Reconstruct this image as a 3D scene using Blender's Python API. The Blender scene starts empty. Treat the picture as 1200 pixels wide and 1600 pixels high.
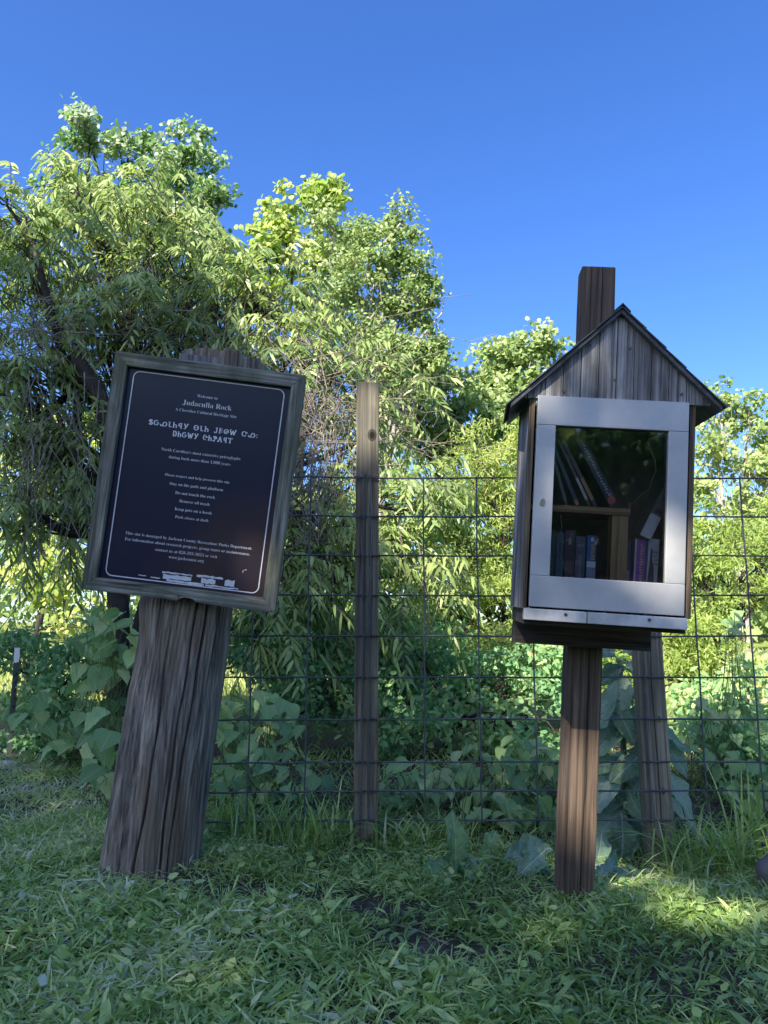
import bpy, bmesh, math, random
import numpy as np
from mathutils import Matrix, Vector, Euler

rng = np.random.default_rng(7)
random.seed(7)
scene = bpy.context.scene
col = scene.collection
R_ = math.radians

# ------------------------------------------------------------------ camera
F, PITCH, CAMH = 1202.0, R_(9.5), 0.69          # focal length in photo pixels, upward pitch, eye height
cam = bpy.data.cameras.new('camera')
cam.sensor_fit = 'VERTICAL'; cam.sensor_height = 32.0; cam.lens = 32.0 * F / 1600.0
cam.clip_start = 0.02; cam.clip_end = 2000
cam_o = bpy.data.objects.new('camera', cam); col.objects.link(cam_o)
cam_o.location = (0, 0, CAMH); cam_o.rotation_euler = (R_(90) + PITCH, 0, 0)
scene.camera = cam_o

# ------------------------------------------------------------------ light
SUNV = Vector((-0.39, -0.651, 0.651)).normalized()      # towards the sun: behind the camera, to the left
world = bpy.data.worlds.new('World'); scene.world = world; world.use_nodes = True
wn = world.node_tree
sky = wn.nodes.new('ShaderNodeTexSky'); sky.sky_type = 'NISHITA'; sky.sun_disc = False
sky.sun_elevation = math.asin(SUNV.z); sky.sun_rotation = math.atan2(SUNV.x, SUNV.y)
sky.air_density = 1.0; sky.dust_density = 1.6; sky.ozone_density = 4.0; sky.altitude = 700
bg = wn.nodes['Background']; bg.inputs['Strength'].default_value = 0.10
hsv = wn.nodes.new('ShaderNodeHueSaturation'); hsv.inputs['Saturation'].default_value = 1.24; hsv.inputs['Hue'].default_value = 0.513; hsv.inputs['Value'].default_value = 1.06
wn.links.new(sky.outputs['Color'], hsv.inputs['Color']); wn.links.new(hsv.outputs['Color'], bg.inputs['Color'])
sun = bpy.data.lights.new('sun', 'SUN'); sun.energy = 4.2; sun.angle = R_(0.5); sun.color = (1.0, 0.93, 0.80)
sun_o = bpy.data.objects.new('sun', sun); col.objects.link(sun_o)
sun_o.rotation_euler = SUNV.to_track_quat('Z', 'Y').to_euler(); sun_o.location = SUNV * 40
vs = scene.view_settings
vs.view_transform = 'Standard'; vs.look = 'None'; vs.exposure = 1.6; vs.gamma = 1.0; vs.use_curve_mapping = False
scene.render.engine = 'CYCLES'
scene.cycles.use_denoising = True
scene.cycles.max_bounces = 8; scene.cycles.diffuse_bounces = 3; scene.cycles.transmission_bounces = 4
scene.cycles.transparent_max_bounces = 8; scene.cycles.caustics_reflective = False; scene.cycles.caustics_refractive = False

# ------------------------------------------------------------------ measuring helpers
_c, _s = math.cos(PITCH), math.sin(PITCH)
def at(px, py, Y):
    """world point at ground distance Y that the photo shows at pixel (px, py)"""
    u = (px - 600) / F; v = (py - 800) / F
    d = Y / (_c + v * _s)
    return np.array([u * d, Y, CAMH + d * (_s - v * _c)])
def mpp(py, Y):
    v = (py - 800) / F
    return Y / (_c + v * _s) / F
def terrain(x, y):
    x = np.asarray(x, float); y = np.asarray(y, float)
    z = 0.010 * np.sin(2.1 * x + 0.7) * np.sin(1.7 * y + 0.4) + 0.006 * np.sin(5.3 * x + 1.9 * y)
    z = z - 0.028 - 0.10 * np.exp(-((x - 1.05) ** 2 + (y - 2.98) ** 2) / 0.30)
    z = z + np.where(y > 6, 0.034 * (np.clip(y, 6, 90) - 6), 0)
    return z
def gnd(px, py):
    Y = 2.0
    for _ in range(40):
        p = at(px, py, Y)
        zt = float(terrain(p[0], p[1]))
        v = (py - 800) / F
        k = (_s - v * _c) / (_c + v * _s)
        if k >= -1e-3: return at(px, py, 40)
        Y = 0.5 * Y + 0.5 * (zt - CAMH) / k
    return at(px, py, Y)

# ------------------------------------------------------------------ object helpers
def link(o, parent=None):
    col.objects.link(o)
    if parent is not None: o.parent = parent
    return o
def tag(o, label=None, cat=None, group=None, kind=None):
    if label: o['label'] = label
    if cat: o['category'] = cat
    if group: o['group'] = group
    if kind: o['kind'] = kind
    return o
def thing(name, label, cat, loc=(0, 0, 0), rot=None, group=None):
    o = bpy.data.objects.new(name, None); o.empty_display_size = 0.05
    link(o); o.location = loc
    if rot is not None: o.rotation_euler = rot
    return tag(o, label, cat, group)

class G:
    """collects shapes that become one mesh"""
    def __init__(s): s.v = []; s.f = []
    def add(s, v, f):
        n = len(s.v); s.v += [tuple(map(float, p)) for p in v]; s.f += [tuple(i + n for i in q) for q in f]
    def box(s, x0, x1, y0, y1, z0, z1):
        s.add([(x0,y0,z0),(x1,y0,z0),(x1,y1,z0),(x0,y1,z0),(x0,y0,z1),(x1,y0,z1),(x1,y1,z1),(x0,y1,z1)],
              [(0,3,2,1),(4,5,6,7),(0,1,5,4),(1,2,6,5),(2,3,7,6),(3,0,4,7)])
    def prism(s, poly, y0, y1):
        """polygon in x,z (counter-clockwise seen from -y) pushed from y0 to y1"""
        n = len(poly)
        s.add([(p[0], y0, p[1]) for p in poly] + [(p[0], y1, p[1]) for p in poly],
              [tuple(range(n)), tuple(range(2*n-1, n-1, -1))] + [(i, i+n, (i+1) % n + n, (i+1) % n) for i in range(n)])
    def tube(s, pts, rad, k=6, cap=True):
        pts = [np.asarray(p, float) for p in pts]
        if np.isscalar(rad): rad = [rad] * len(pts)
        ref = np.array([0.31, 0.87, 0.38]); rings = []
        for i, p in enumerate(pts):
            t = pts[min(i+1, len(pts)-1)] - pts[max(i-1, 0)]
            t = t / (np.linalg.norm(t) + 1e-9)
            a = np.cross(t, ref); a /= np.linalg.norm(a) + 1e-9; b = np.cross(t, a)
            rings += [p + rad[i] * (math.cos(2*math.pi*j/k) * a + math.sin(2*math.pi*j/k) * b) for j in range(k)]
        fs = []
        for i in range(len(pts) - 1):
            for j in range(k):
                fs.append((i*k+j, i*k+(j+1) % k, (i+1)*k+(j+1) % k, (i+1)*k+j))
        if cap:
            fs.append(tuple(range(k-1, -1, -1))); fs.append(tuple(range((len(pts)-1)*k, len(pts)*k)))
        s.add(rings, fs)
    def build(s, name, mat, parent=None, smooth=False, bevel=0, seg=2, loc=None, rot=None):
        me = bpy.data.meshes.new(name); me.from_pydata(s.v, [], s.f); me.validate()
        if bevel:
            bm = bmesh.new(); bm.from_mesh(me)
            bmesh.ops.bevel(bm, geom=list(bm.edges), offset=bevel, segments=seg, affect='EDGES', profile=0.6)
            bm.to_mesh(me); bm.free()
        if smooth: me.polygons.foreach_set('use_smooth', [True] * len(me.polygons))
        me.materials.append(mat)
        o = bpy.data.objects.new(name, me); link(o, parent)
        if loc is not None: o.location = loc
        if rot is not None: o.rotation_euler = rot
        return o

def beam(name, sx, sy, sz, mat, parent=None, loc=(0,0,0), rot=None, bevel=0.004, rough=0.0):
    """a sawn piece along local z, edges worn"""
    g = G(); n = max(2, int(sz / 0.12)) if rough else 1
    zs = np.linspace(-sz/2, sz/2, n + 1); r = random.Random(hash((round(sx,3), round(sz,3), name)) % 999)
    vv = []
    for z in zs:
        for (a, b) in ((-1,-1),(1,-1),(1,1),(-1,1)):
            vv.append((a*sx/2 + r.uniform(-rough, rough), b*sy/2 + r.uniform(-rough, rough), z))
    ff = [(3,2,1,0), tuple(4*n + i for i in range(4))]
    for i in range(n):
        for j in range(4): ff.append((4*i+j, 4*i+(j+1) % 4, 4*i+4+(j+1) % 4, 4*i+4+j))
    g.add(vv, ff)
    me = bpy.data.meshes.new(name); me.from_pydata(g.v, [], g.f)
    bm = bmesh.new(); bm.from_mesh(me)
    sharp = [e for e in bm.edges if len(e.link_faces) == 2 and e.calc_face_angle(0) > 0.7]
    if bevel: bmesh.ops.bevel(bm, geom=sharp, offset=bevel, segments=2, affect='EDGES', profile=0.6)
    bm.to_mesh(me); bm.free(); me.materials.append(mat)
    o = bpy.data.objects.new(name, me); link(o, parent); o.location = loc
    if rot is not None: o.rotation_euler = rot
    return o

def np_mesh(name, verts, tris, mat, parent=None, rnd=None):
    me = bpy.data.meshes.new(name)
    nv, nt = len(verts), len(tris)
    me.vertices.add(nv); me.vertices.foreach_set('co', np.ascontiguousarray(verts, np.float32).ravel())
    me.loops.add(nt * 3); me.loops.foreach_set('vertex_index', np.ascontiguousarray(tris, np.int32).ravel())
    me.polygons.add(nt); me.polygons.foreach_set('loop_start', np.arange(0, nt * 3, 3, dtype=np.int32))
    me.update(calc_edges=True)
    if rnd is not None:
        a = me.attributes.new('rnd', 'FLOAT', 'POINT'); a.data.foreach_set('value', np.ascontiguousarray(rnd, np.float32))
    me.materials.append(mat)
    o = bpy.data.objects.new(name, me)
    return link(o, parent)

# ------------------------------------------------------------------ materials
def new_mat(name):
    m = bpy.data.materials.new(name); m.use_nodes = True
    return m, m.node_tree, m.node_tree.nodes['Principled BSDF']
def nd(t, kind, **kw):
    n = t.nodes.new(kind)
    for k, v in kw.items(): setattr(n, k, v)
    return n
def ramp(t, stops, interp='LINEAR'):
    r = nd(t, 'ShaderNodeValToRGB'); e = r.color_ramp; e.interpolation = interp
    while len(e.elements) < len(stops): e.elements.new(0.5)
    for i, (p, c) in enumerate(stops):
        e.elements[i].position = p; e.elements[i].color = (*c, 1)
    return r
def mapped(t, scale, coord='Object', loc=(0,0,0)):
    tc = nd(t, 'ShaderNodeTexCoord'); mp = nd(t, 'ShaderNodeMapping'); mp.inputs['Scale'].default_value = scale
    mp.inputs['Location'].default_value = loc
    t.links.new(tc.outputs[coord], mp.inputs['Vector']); return mp
def noise(t, vec, scale=1.0, detail=4, rough=0.55, dist=0.0):
    n = nd(t, 'ShaderNodeTexNoise'); n.inputs['Scale'].default_value = scale; n.inputs['Detail'].default_value = detail
    n.inputs['Roughness'].default_value = rough; n.inputs['Distortion'].default_value = dist
    t.links.new(vec.outputs[0], n.inputs['Vector']); return n
def mixc(t, fac, a, b, mode='MIX'):
    m = nd(t, 'ShaderNodeMix', data_type='RGBA', blend_type=mode)
    for sock, val in ((m.inputs[0], fac), (m.inputs[6], a), (m.inputs[7], b)):
        if hasattr(val, 'is_linked') or hasattr(val, 'links'): t.links.new(val, sock)
        elif isinstance(val, (tuple, list)): sock.default_value = (*val, 1)
        else: sock.default_value = val
    return m.outputs[2]
def plain(name, c, rough=0.6, metal=0.0, spec=0.5, var=0.0, scale=20, bump=0.0):
    m, t, p = new_mat(name)
    p.inputs['Roughness'].default_value = rough; p.inputs['Metallic'].default_value = metal
    p.inputs['Specular IOR Level'].default_value = spec
    p.inputs['Base Color'].default_value = (*c, 1)
    if var or bump:
        n = noise(t, mapped(t, (1,1,1)), scale, 5, 0.6)
        if var:
            r = ramp(t, [(0.3, tuple(x*(1-var) for x in c)), (0.7, tuple(min(1, x*(1+var)) for x in c))])
            t.links.new(n.outputs[0], r.inputs[0]); t.links.new(r.outputs[0], p.inputs['Base Color'])
        if bump:
            b = nd(t, 'ShaderNodeBump'); b.inputs['Strength'].default_value = bump; b.inputs['Distance'].default_value = 0.004
            t.links.new(n.outputs[0], b.inputs['Height']); t.links.new(b.outputs[0], p.inputs['Normal'])
    return m
def wood(name, dark, light, grain=60, stretch=0.05, axis=2, bump=0.5, stain=None, stain_amt=0.5, rough=0.85, crack=None, knot=None, dist=0.6):
    m, t, p = new_mat(name)
    sc = [grain] * 3; sc[axis] = grain * stretch
    mp = mapped(t, tuple(sc)); n1 = noise(t, mp, 1.0, 6, 0.65, dist)
    sc2 = [grain * 3.2] * 3; sc2[axis] = grain * stretch * 1.2
    mp2 = mapped(t, tuple(sc2)); n2 = noise(t, mp2, 1.0, 3, 0.6)
    r = ramp(t, [(0.34, dark), (0.5, tuple((a+b)/2 for a, b in zip(dark, light))), (0.64, light)])
    t.links.new(n1.outputs[0], r.inputs[0])
    r2 = ramp(t, [(0.36, (0.30,0.30,0.30)), (0.54, (1,1,1))]); t.links.new(n2.outputs[0], r2.inputs[0])
    c = mixc(t, 0.75, r.outputs[0], r2.outputs[0], 'MULTIPLY')
    if stain:
        n3 = noise(t, mapped(t, (7,7,3)), 1.0, 4, 0.6)
        r3 = ramp(t, [(0.42, (0,0,0)), (0.66, (stain_amt,)*3)]); t.links.new(n3.outputs[0], r3.inputs[0])
        c = mixc(t, r3.outputs[0], c, stain)
    if crack is not None or knot is not None:
        tc = nd(t, 'ShaderNodeTexCoord'); sp = nd(t, 'ShaderNodeSeparateXYZ'); t.links.new(tc.outputs['Object'], sp.inputs[0])
    if crack is not None:
        wob = noise(t, mapped(t, (3,3,2.2)), 1.0, 3); ma = nd(t, 'ShaderNodeMath', operation='MULTIPLY_ADD')
        t.links.new(wob.outputs[0], ma.inputs[0]); ma.inputs[1].default_value = 0.03; t.links.new(sp.outputs[0], ma.inputs[2])
        ab = nd(t, 'ShaderNodeMath', operation='SUBTRACT'); t.links.new(ma.outputs[0], ab.inputs[0]); ab.inputs[1].default_value = 0.015 + crack
        aa = nd(t, 'ShaderNodeMath', operation='ABSOLUTE'); t.links.new(ab.outputs[0], aa.inputs[0])
        rc = ramp(t, [(0.0008, (1,1,1)), (0.0022, (0,0,0))]); t.links.new(aa.outputs[0], rc.inputs[0])
        c = mixc(t, rc.outputs[0], c, (0.008, 0.007, 0.006))
    if knot is not None:
        for (kx, kz, kr) in knot:
            cx = nd(t, 'ShaderNodeCombineXYZ'); mz = nd(t, 'ShaderNodeMath', operation='MULTIPLY'); t.links.new(sp.outputs[2], mz.inputs[0]); mz.inputs[1].default_value = 0.72
            t.links.new(sp.outputs[0], cx.inputs[0]); t.links.new(mz.outputs[0], cx.inputs[2])
            ds = nd(t, 'ShaderNodeVectorMath', operation='DISTANCE'); t.links.new(cx.outputs[0], ds.inputs[0]); ds.inputs[1].default_value = (kx, 0, kz * 0.72)
            dv = nd(t, 'ShaderNodeMath', operation='DIVIDE'); t.links.new(ds.outputs['Value'], dv.inputs[0]); dv.inputs[1].default_value = kr * 2
            rk = ramp(t, [(0.0, (0.01,)*3), (0.22, (0.10,)*3), (0.30, (0.02,)*3), (0.40, (0.5,)*3), (0.5, (0.15,)*3), (0.6, (1,)*3)])
            t.links.new(dv.outputs[0], rk.inputs[0]); c = mixc(t, 1.0, c, rk.outputs[0], 'MULTIPLY')
    t.links.new(c, p.inputs['Base Color'])
    p.inputs['Roughness'].default_value = rough; p.inputs['Specular IOR Level'].default_value = 0.25
    b = nd(t, 'ShaderNodeBump'); b.inputs['Strength'].default_value = bump; b.inputs['Distance'].default_value = 0.003
    ad = nd(t, 'ShaderNodeMath', operation='ADD'); t.links.new(n1.outputs[0], ad.inputs[0]); t.links.new(n2.outputs[0], ad.inputs[1])
    t.links.new(ad.outputs[0], b.inputs['Height']); t.links.new(b.outputs[0], p.inputs['Normal'])
    return m
def leaf_mat(name, cols, transl=0.35, rough=0.5, spec=0.35, gain=1.75, veins=False):
    cols = [tuple(min(0.6, x * gain * 1.08) for x in (c[0], c[1], c[2] * 1.3)) for c in cols]
    m, t, p = new_mat(name)
    at_ = nd(t, 'ShaderNodeAttribute'); at_.attribute_name = 'rnd'
    r = ramp(t, [(i / (len(cols) - 1), c) for i, c in enumerate(cols)]); t.links.new(at_.outputs['Fac'], r.inputs[0])
    n = noise(t, mapped(t, (1,1,1)), 60, 2); rr = ramp(t, [(0.3, (0.75,)*3), (0.7, (1.1,)*3)]); t.links.new(n.outputs[0], rr.inputs[0])
    c = mixc(t, 0.6, r.outputs[0], rr.outputs[0], 'MULTIPLY')
    if veins:                                              # pale rib and slanting side veins, in the blade's own measure
        tc = nd(t, 'ShaderNodeTexCoord'); sp = nd(t, 'ShaderNodeSeparateXYZ'); t.links.new(tc.outputs['Object'], sp.inputs[0])
        ab = nd(t, 'ShaderNodeMath', operation='ABSOLUTE'); t.links.new(sp.outputs[1], ab.inputs[0])
        sl = nd(t, 'ShaderNodeMath', operation='MULTIPLY_ADD'); t.links.new(ab.outputs[0], sl.inputs[0]); sl.inputs[1].default_value = -0.75; t.links.new(sp.outputs[0], sl.inputs[2])
        mu = nd(t, 'ShaderNodeMath', operation='MULTIPLY'); t.links.new(sl.outputs[0], mu.inputs[0]); mu.inputs[1].default_value = 8.0
        frc = nd(t, 'ShaderNodeMath', operation='FRACT'); t.links.new(mu.outputs[0], frc.inputs[0])
        r1 = ramp(t, [(0.0, (0.22,)*3), (0.12, (0,)*3), (0.85, (0,)*3), (1.0, (0.22,)*3)]); t.links.new(frc.outputs[0], r1.inputs[0])
        r2 = ramp(t, [(0.008, (0.5,)*3), (0.018, (0,)*3)]); t.links.new(ab.outputs[0], r2.inputs[0])
        vv = mixc(t, 1.0, r1.outputs[0], r2.outputs[0], 'LIGHTEN')
        c = mixc(t, vv, c, tuple(min(0.6, x * 1.25 + 0.04) for x in cols[-1]))
        nb = noise(t, mapped(t, (1,1,1)), 14, 3); ad = nd(t, 'ShaderNodeMath', operation='SUBTRACT'); t.links.new(nb.outputs[0], ad.inputs[0]); t.links.new(vv, ad.inputs[1])
        bp = nd(t, 'ShaderNodeBump'); bp.inputs['Strength'].default_value = 0.7; bp.inputs['Distance'].default_value = 0.012; t.links.new(ad.outputs[0], bp.inputs['Height']); t.links.new(bp.outputs[0], p.inputs['Normal'])
    t.links.new(c, p.inputs['Base Color']); p.inputs['Roughness'].default_value = rough; p.inputs['Specular IOR Level'].default_value = spec
    tr = nd(t, 'ShaderNodeBsdfTranslucent')
    hs = nd(t, 'ShaderNodeHueSaturation'); hs.inputs['Saturation'].default_value = 1.15; hs.inputs['Value'].default_value = 1.5
    t.links.new(c, hs.inputs['Color']); t.links.new(hs.outputs[0], tr.inputs['Color'])
    mx = nd(t, 'ShaderNodeMixShader'); mx.inputs[0].default_value = transl
    out = t.nodes['Material Output']
    t.links.new(p.outputs[0], mx.inputs[1]); t.links.new(tr.outputs[0], mx.inputs[2]); t.links.new(mx.outputs[0], out.inputs['Surface'])
    return m

M = {}
M['log'] = wood('log_wood', (0.05,0.044,0.037), (0.34,0.295,0.23), 34, 0.05, 2, 1.0, stain=(0.19,0.115,0.06), stain_amt=0.55, dist=0.5)
M['log_bark'] = wood('log_top', (0.02,0.02,0.018), (0.16,0.16,0.14), 50, 0.6, 2, 1.0, stain=(0.10,0.13,0.07))
M['frame'] = wood('frame_wood', (0.05,0.05,0.04), (0.36,0.35,0.28), 45, 0.06, 0, 0.8, stain=(0.07,0.085,0.05), stain_amt=0.9)
M['frame_v'] = wood('frame_wood_upright', (0.05,0.05,0.04), (0.36,0.35,0.28), 45, 0.06, 2, 0.8, stain=(0.07,0.085,0.05), stain_amt=0.9)
M['grey_board'] = wood('grey_board', (0.08,0.08,0.08), (0.30,0.29,0.28), 50, 0.06, 2, 0.5)
M['fence_post'] = wood('fence_post_wood', (0.10,0.082,0.053), (0.30,0.262,0.18), 55, 0.035, 2, 0.35, stain=(0.10,0.10,0.085), stain_amt=0.7, knot=[(0.018, 0.74, 0.016)])
M['fence_post2'] = wood('split_post_wood', (0.12,0.10,0.068), (0.36,0.30,0.21), 55, 0.035, 2, 0.35, stain=(0.10,0.095,0.07), stain_amt=0.6, crack=0.0)
M['lib_post'] = wood('library_post_wood', (0.048,0.034,0.025), (0.20,0.138,0.095), 42, 0.03, 2, 0.35, stain=(0.06,0.05,0.045), stain_amt=0.6, crack=0.012, dist=1.2, knot=[(0.028, 0.80, 0.010)])
M['dark_wood'] = wood('ledger_wood', (0.035,0.03,0.028), (0.13,0.11,0.095), 45, 0.05, 0, 0.4)
M['side'] = wood('side_wall_wood', (0.06,0.06,0.065), (0.52,0.52,0.54), 30, 0.09, 2, 0.9, stain=(0.10,0.07,0.045), stain_amt=0.8)
M['edge'] = wood('edge_wood', (0.06,0.045,0.03), (0.24,0.18,0.12), 50, 0.06, 2, 0.5)
M['plank'] = wood('gable_plank', (0.10,0.10,0.10), (0.50,0.485,0.455), 60, 0.03, 2, 0.6, stain=(0.06,0.055,0.05), stain_amt=0.85)
M['roof'] = plain('roof_felt', (0.075,0.08,0.085), 0.75, var=0.45, scale=60, bump=0.6)
M['roof_edge'] = plain('roof_edge_board', (0.085,0.085,0.085), 0.7, var=0.5, scale=40, bump=0.5)
M['shelf'] = wood('shelf_pine', (0.28,0.15,0.06), (0.55,0.34,0.16), 40, 0.05, 0, 0.2, rough=0.6)
M['shelf_v'] = wood('shelf_pine_upright', (0.28,0.15,0.06), (0.55,0.34,0.16), 40, 0.05, 2, 0.2, rough=0.6)
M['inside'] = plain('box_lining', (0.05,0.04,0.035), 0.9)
M['white_trim'] = plain('white_trim_paint', (0.46,0.455,0.43), 0.65, var=0.3, scale=14)
M['rust'] = plain('rusty_joint', (0.30,0.22,0.12), 0.8)
M['screw'] = plain('screw_metal', (0.12,0.11,0.10), 0.45, metal=0.8)
M['wire'] = plain('galvanised_wire', (0.085,0.088,0.10), 0.5, metal=0.3, var=0.4, scale=30)
M['tpost'] = plain('green_post_paint', (0.02,0.03,0.025), 0.5)
M['white'] = plain('white_paint', (0.7,0.7,0.7), 0.6)
M['stone'] = plain('pale_stone', (0.48,0.46,0.43), 0.9, var=0.3, scale=8, bump=0.8)
M['bark'] = plain('tree_bark', (0.045,0.036,0.028), 0.95, var=0.5, scale=14, bump=0.9)
M['pale_bark'] = plain('pale_bark', (0.34,0.31,0.26), 0.9, var=0.35, scale=10, bump=0.5)
M['dead'] = plain('dead_vine_bark', (0.21,0.175,0.14), 0.95, var=0.5, scale=12)
M['letter'] = plain('sign_lettering', (0.66,0.66,0.68), 0.6)
M['residue'] = plain('sticker_residue', (0.60,0.61,0.62), 0.7, var=0.15, scale=60)
m, t, p = new_mat('sign_panel_paint')               # navy stands in for reflected sky, the browner corner for light and fading
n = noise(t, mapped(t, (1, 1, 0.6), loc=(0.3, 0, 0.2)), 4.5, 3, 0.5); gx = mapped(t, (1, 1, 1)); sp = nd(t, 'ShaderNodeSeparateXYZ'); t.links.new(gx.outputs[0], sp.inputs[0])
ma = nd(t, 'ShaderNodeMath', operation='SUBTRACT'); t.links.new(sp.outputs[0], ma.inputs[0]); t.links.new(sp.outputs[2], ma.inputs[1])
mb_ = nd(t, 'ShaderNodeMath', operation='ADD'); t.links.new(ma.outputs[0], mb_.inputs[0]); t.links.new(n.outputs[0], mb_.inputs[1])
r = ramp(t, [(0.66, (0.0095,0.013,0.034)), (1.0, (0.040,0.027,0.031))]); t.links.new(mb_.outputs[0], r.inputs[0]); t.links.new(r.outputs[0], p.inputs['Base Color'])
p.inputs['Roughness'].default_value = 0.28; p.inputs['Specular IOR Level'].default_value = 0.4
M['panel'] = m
M['stem'] = plain('green_stem', (0.12,0.17,0.06), 0.6)
M['seed'] = plain('flower_spike', (0.20,0.22,0.08), 0.8, var=0.4, scale=50)
m, t, p = new_mat('door_paint')
n = noise(t, mapped(t, (1,1,1)), 9, 4, 0.6); r = ramp(t, [(0.3, (0.38,0.378,0.37)), (0.7, (0.50,0.495,0.48))]); t.links.new(n.outputs[0], r.inputs[0])
t.links.new(r.outputs[0], p.inputs['Base Color']); p.inputs['Roughness'].default_value = 0.42; p.inputs['Metallic'].default_value = 0.25
M['door'] = m
m, t, p = new_mat('window_pane')                # clear pane with a film of dust
fr = nd(t, 'ShaderNodeFresnel'); fr.inputs[0].default_value = 1.5
tr = nd(t, 'ShaderNodeBsdfTransparent'); tr.inputs[0].default_value = (0.86,0.88,0.90,1)
gl = nd(t, 'ShaderNodeBsdfGlossy'); gl.inputs['Roughness'].default_value = 0.03
mx = nd(t, 'ShaderNodeMixShader'); t.links.new(fr.outputs[0], mx.inputs[0]); t.links.new(tr.outputs[0], mx.inputs[1]); t.links.new(gl.outputs[0], mx.inputs[2])
df = nd(t, 'ShaderNodeBsdfDiffuse'); df.inputs[0].default_value = (0.5,0.5,0.5,1)
n = noise(t, mapped(t, (1,1,1)), 130, 3, 0.7); r = ramp(t, [(0.66, (0.004,)*3), (0.80, (0.06,)*3)]); t.links.new(n.outputs[0], r.inputs[0])
mx2 = nd(t, 'ShaderNodeMixShader'); t.links.new(r.outputs[0], mx2.inputs[0]); t.links.new(mx.outputs[0], mx2.inputs[1]); t.links.new(df.outputs[0], mx2.inputs[2])
t.links.new(mx2.outputs[0], t.nodes['Material Output'].inputs['Surface'])
M['pane'] = m
m, t, p = new_mat('soil_and_field')
tc = nd(t, 'ShaderNodeTexCoord'); sp = nd(t, 'ShaderNodeSeparateXYZ'); t.links.new(tc.outputs['Object'], sp.inputs[0])
n1 = noise(t, mapped(t, (1,1,1)), 14, 7, 0.7); rs = ramp(t, [(0.3, (0.04,0.032,0.027)), (0.6, (0.095,0.078,0.065)), (0.75, (0.15,0.125,0.105))]); t.links.new(n1.outputs[0], rs.inputs[0])
n2 = noise(t, mapped(t, (1,1,1)), 1.3, 6, 0.7); rf = ramp(t, [(0.3, (0.12,0.17,0.035)), (0.7, (0.30,0.31,0.09))]); t.links.new(n2.outputs[0], rf.inputs[0])
fa = nd(t, 'ShaderNodeMapRange'); fa.inputs['From Min'].default_value = 5.5; fa.inputs['From Max'].default_value = 8.0; t.links.new(sp.outputs[1], fa.inputs[0])
t.links.new(mixc(t, fa.outputs[0], rs.outputs[0], rf.outputs[0]), p.inputs['Base Color']); p.inputs['Roughness'].default_value = 0.95; p.inputs['Specular IOR Level'].default_value = 0.1
b = nd(t, 'ShaderNodeBump'); b.inputs['Strength'].default_value = 0.9; b.inputs['Distance'].default_value = 0.02; t.links.new(n1.outputs[0], b.inputs['Height']); t.links.new(b.outputs[0], p.inputs['Normal'])
M['ground'] = m
M['peach'] = leaf_mat('lance_leaf', [(0.045,0.075,0.018), (0.088,0.125,0.03), (0.135,0.17,0.042), (0.20,0.22,0.065)], 0.35, 0.42, 0.5, gain=2.3)
M['tulip'] = leaf_mat('tulip_leaf', [(0.04,0.08,0.02), (0.085,0.14,0.035), (0.13,0.18,0.06), (0.42,0.45,0.36)], 0.3, 0.5, gain=2.2)
M['poplar'] = leaf_mat('poplar_leaf', [(0.06,0.10,0.02), (0.13,0.18,0.035), (0.20,0.25,0.055), (0.28,0.30,0.09)], 0.4, 0.5, gain=1.9)
M['olive'] = leaf_mat('olive_leaf', [(0.04,0.07,0.018), (0.08,0.115,0.03), (0.12,0.15,0.045), (0.18,0.20,0.07)], 0.35, 0.5, gain=2.5)
M['willow'] = leaf_mat('fine_leaf', [(0.07,0.11,0.02), (0.13,0.175,0.03), (0.19,0.23,0.05), (0.27,0.29,0.08)], 0.4, 0.55, gain=2.0)
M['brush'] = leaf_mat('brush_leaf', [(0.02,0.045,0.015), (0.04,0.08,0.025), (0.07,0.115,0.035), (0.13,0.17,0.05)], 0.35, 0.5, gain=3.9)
M['kudzu'] = leaf_mat('broad_leaf', [(0.055,0.10,0.03), (0.085,0.14,0.04), (0.12,0.18,0.05), (0.20,0.26,0.07)], 0.3, 0.45, 0.45, gain=2.7, veins=True)
M['mullein'] = leaf_mat('felted_leaf', [(0.05,0.09,0.035), (0.08,0.13,0.06), (0.11,0.16,0.085), (0.17,0.22,0.13)], 0.25, 0.6, 0.3, gain=2.3, veins=True)
M['grass'] = leaf_mat('grass_blade', [(0.040,0.068,0.012), (0.080,0.125,0.024), (0.125,0.18,0.038), (0.20,0.23,0.06), (0.32,0.29,0.14)], 0.3, 0.40, 0.6, gain=2.4)
M['field'] = leaf_mat('field_grass_blade', [(0.14,0.19,0.04), (0.24,0.27,0.07), (0.34,0.34,0.12)], 0.35, 0.6)

# ------------------------------------------------------------------ ground
xs = np.unique(np.concatenate([np.linspace(-3, 3, 121), np.linspace(-12, 12, 61), np.linspace(-160, 160, 41)]))
ys = np.unique(np.concatenate([np.linspace(0, 5, 101), np.linspace(-14, 20, 69), np.linspace(-120, 220, 41)]))
X, Y = np.meshgrid(xs, ys); Z = terrain(X, Y) - 0.0 + 0.006 * np.sin(37 * X + 11 * Y) * np.cos(29 * Y - 8 * X) * (np.abs(X) < 3.01) * (Y > 0) * (Y < 5.01)
V = np.stack([X, Y, Z], -1).reshape(-1, 3)
nx, ny = len(xs), len(ys)
I = (np.arange(ny - 1)[:, None] * nx + np.arange(nx - 1)[None]).ravel()
T = np.concatenate([np.stack([I, I + 1, I + nx + 1], 1), np.stack([I, I + nx + 1, I + nx], 1)])
g_o = np_mesh('ground', V, T, M['ground']); g_o.data.polygons.foreach_set('use_smooth', [True] * len(T)); g_o['kind'] = 'structure'

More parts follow.
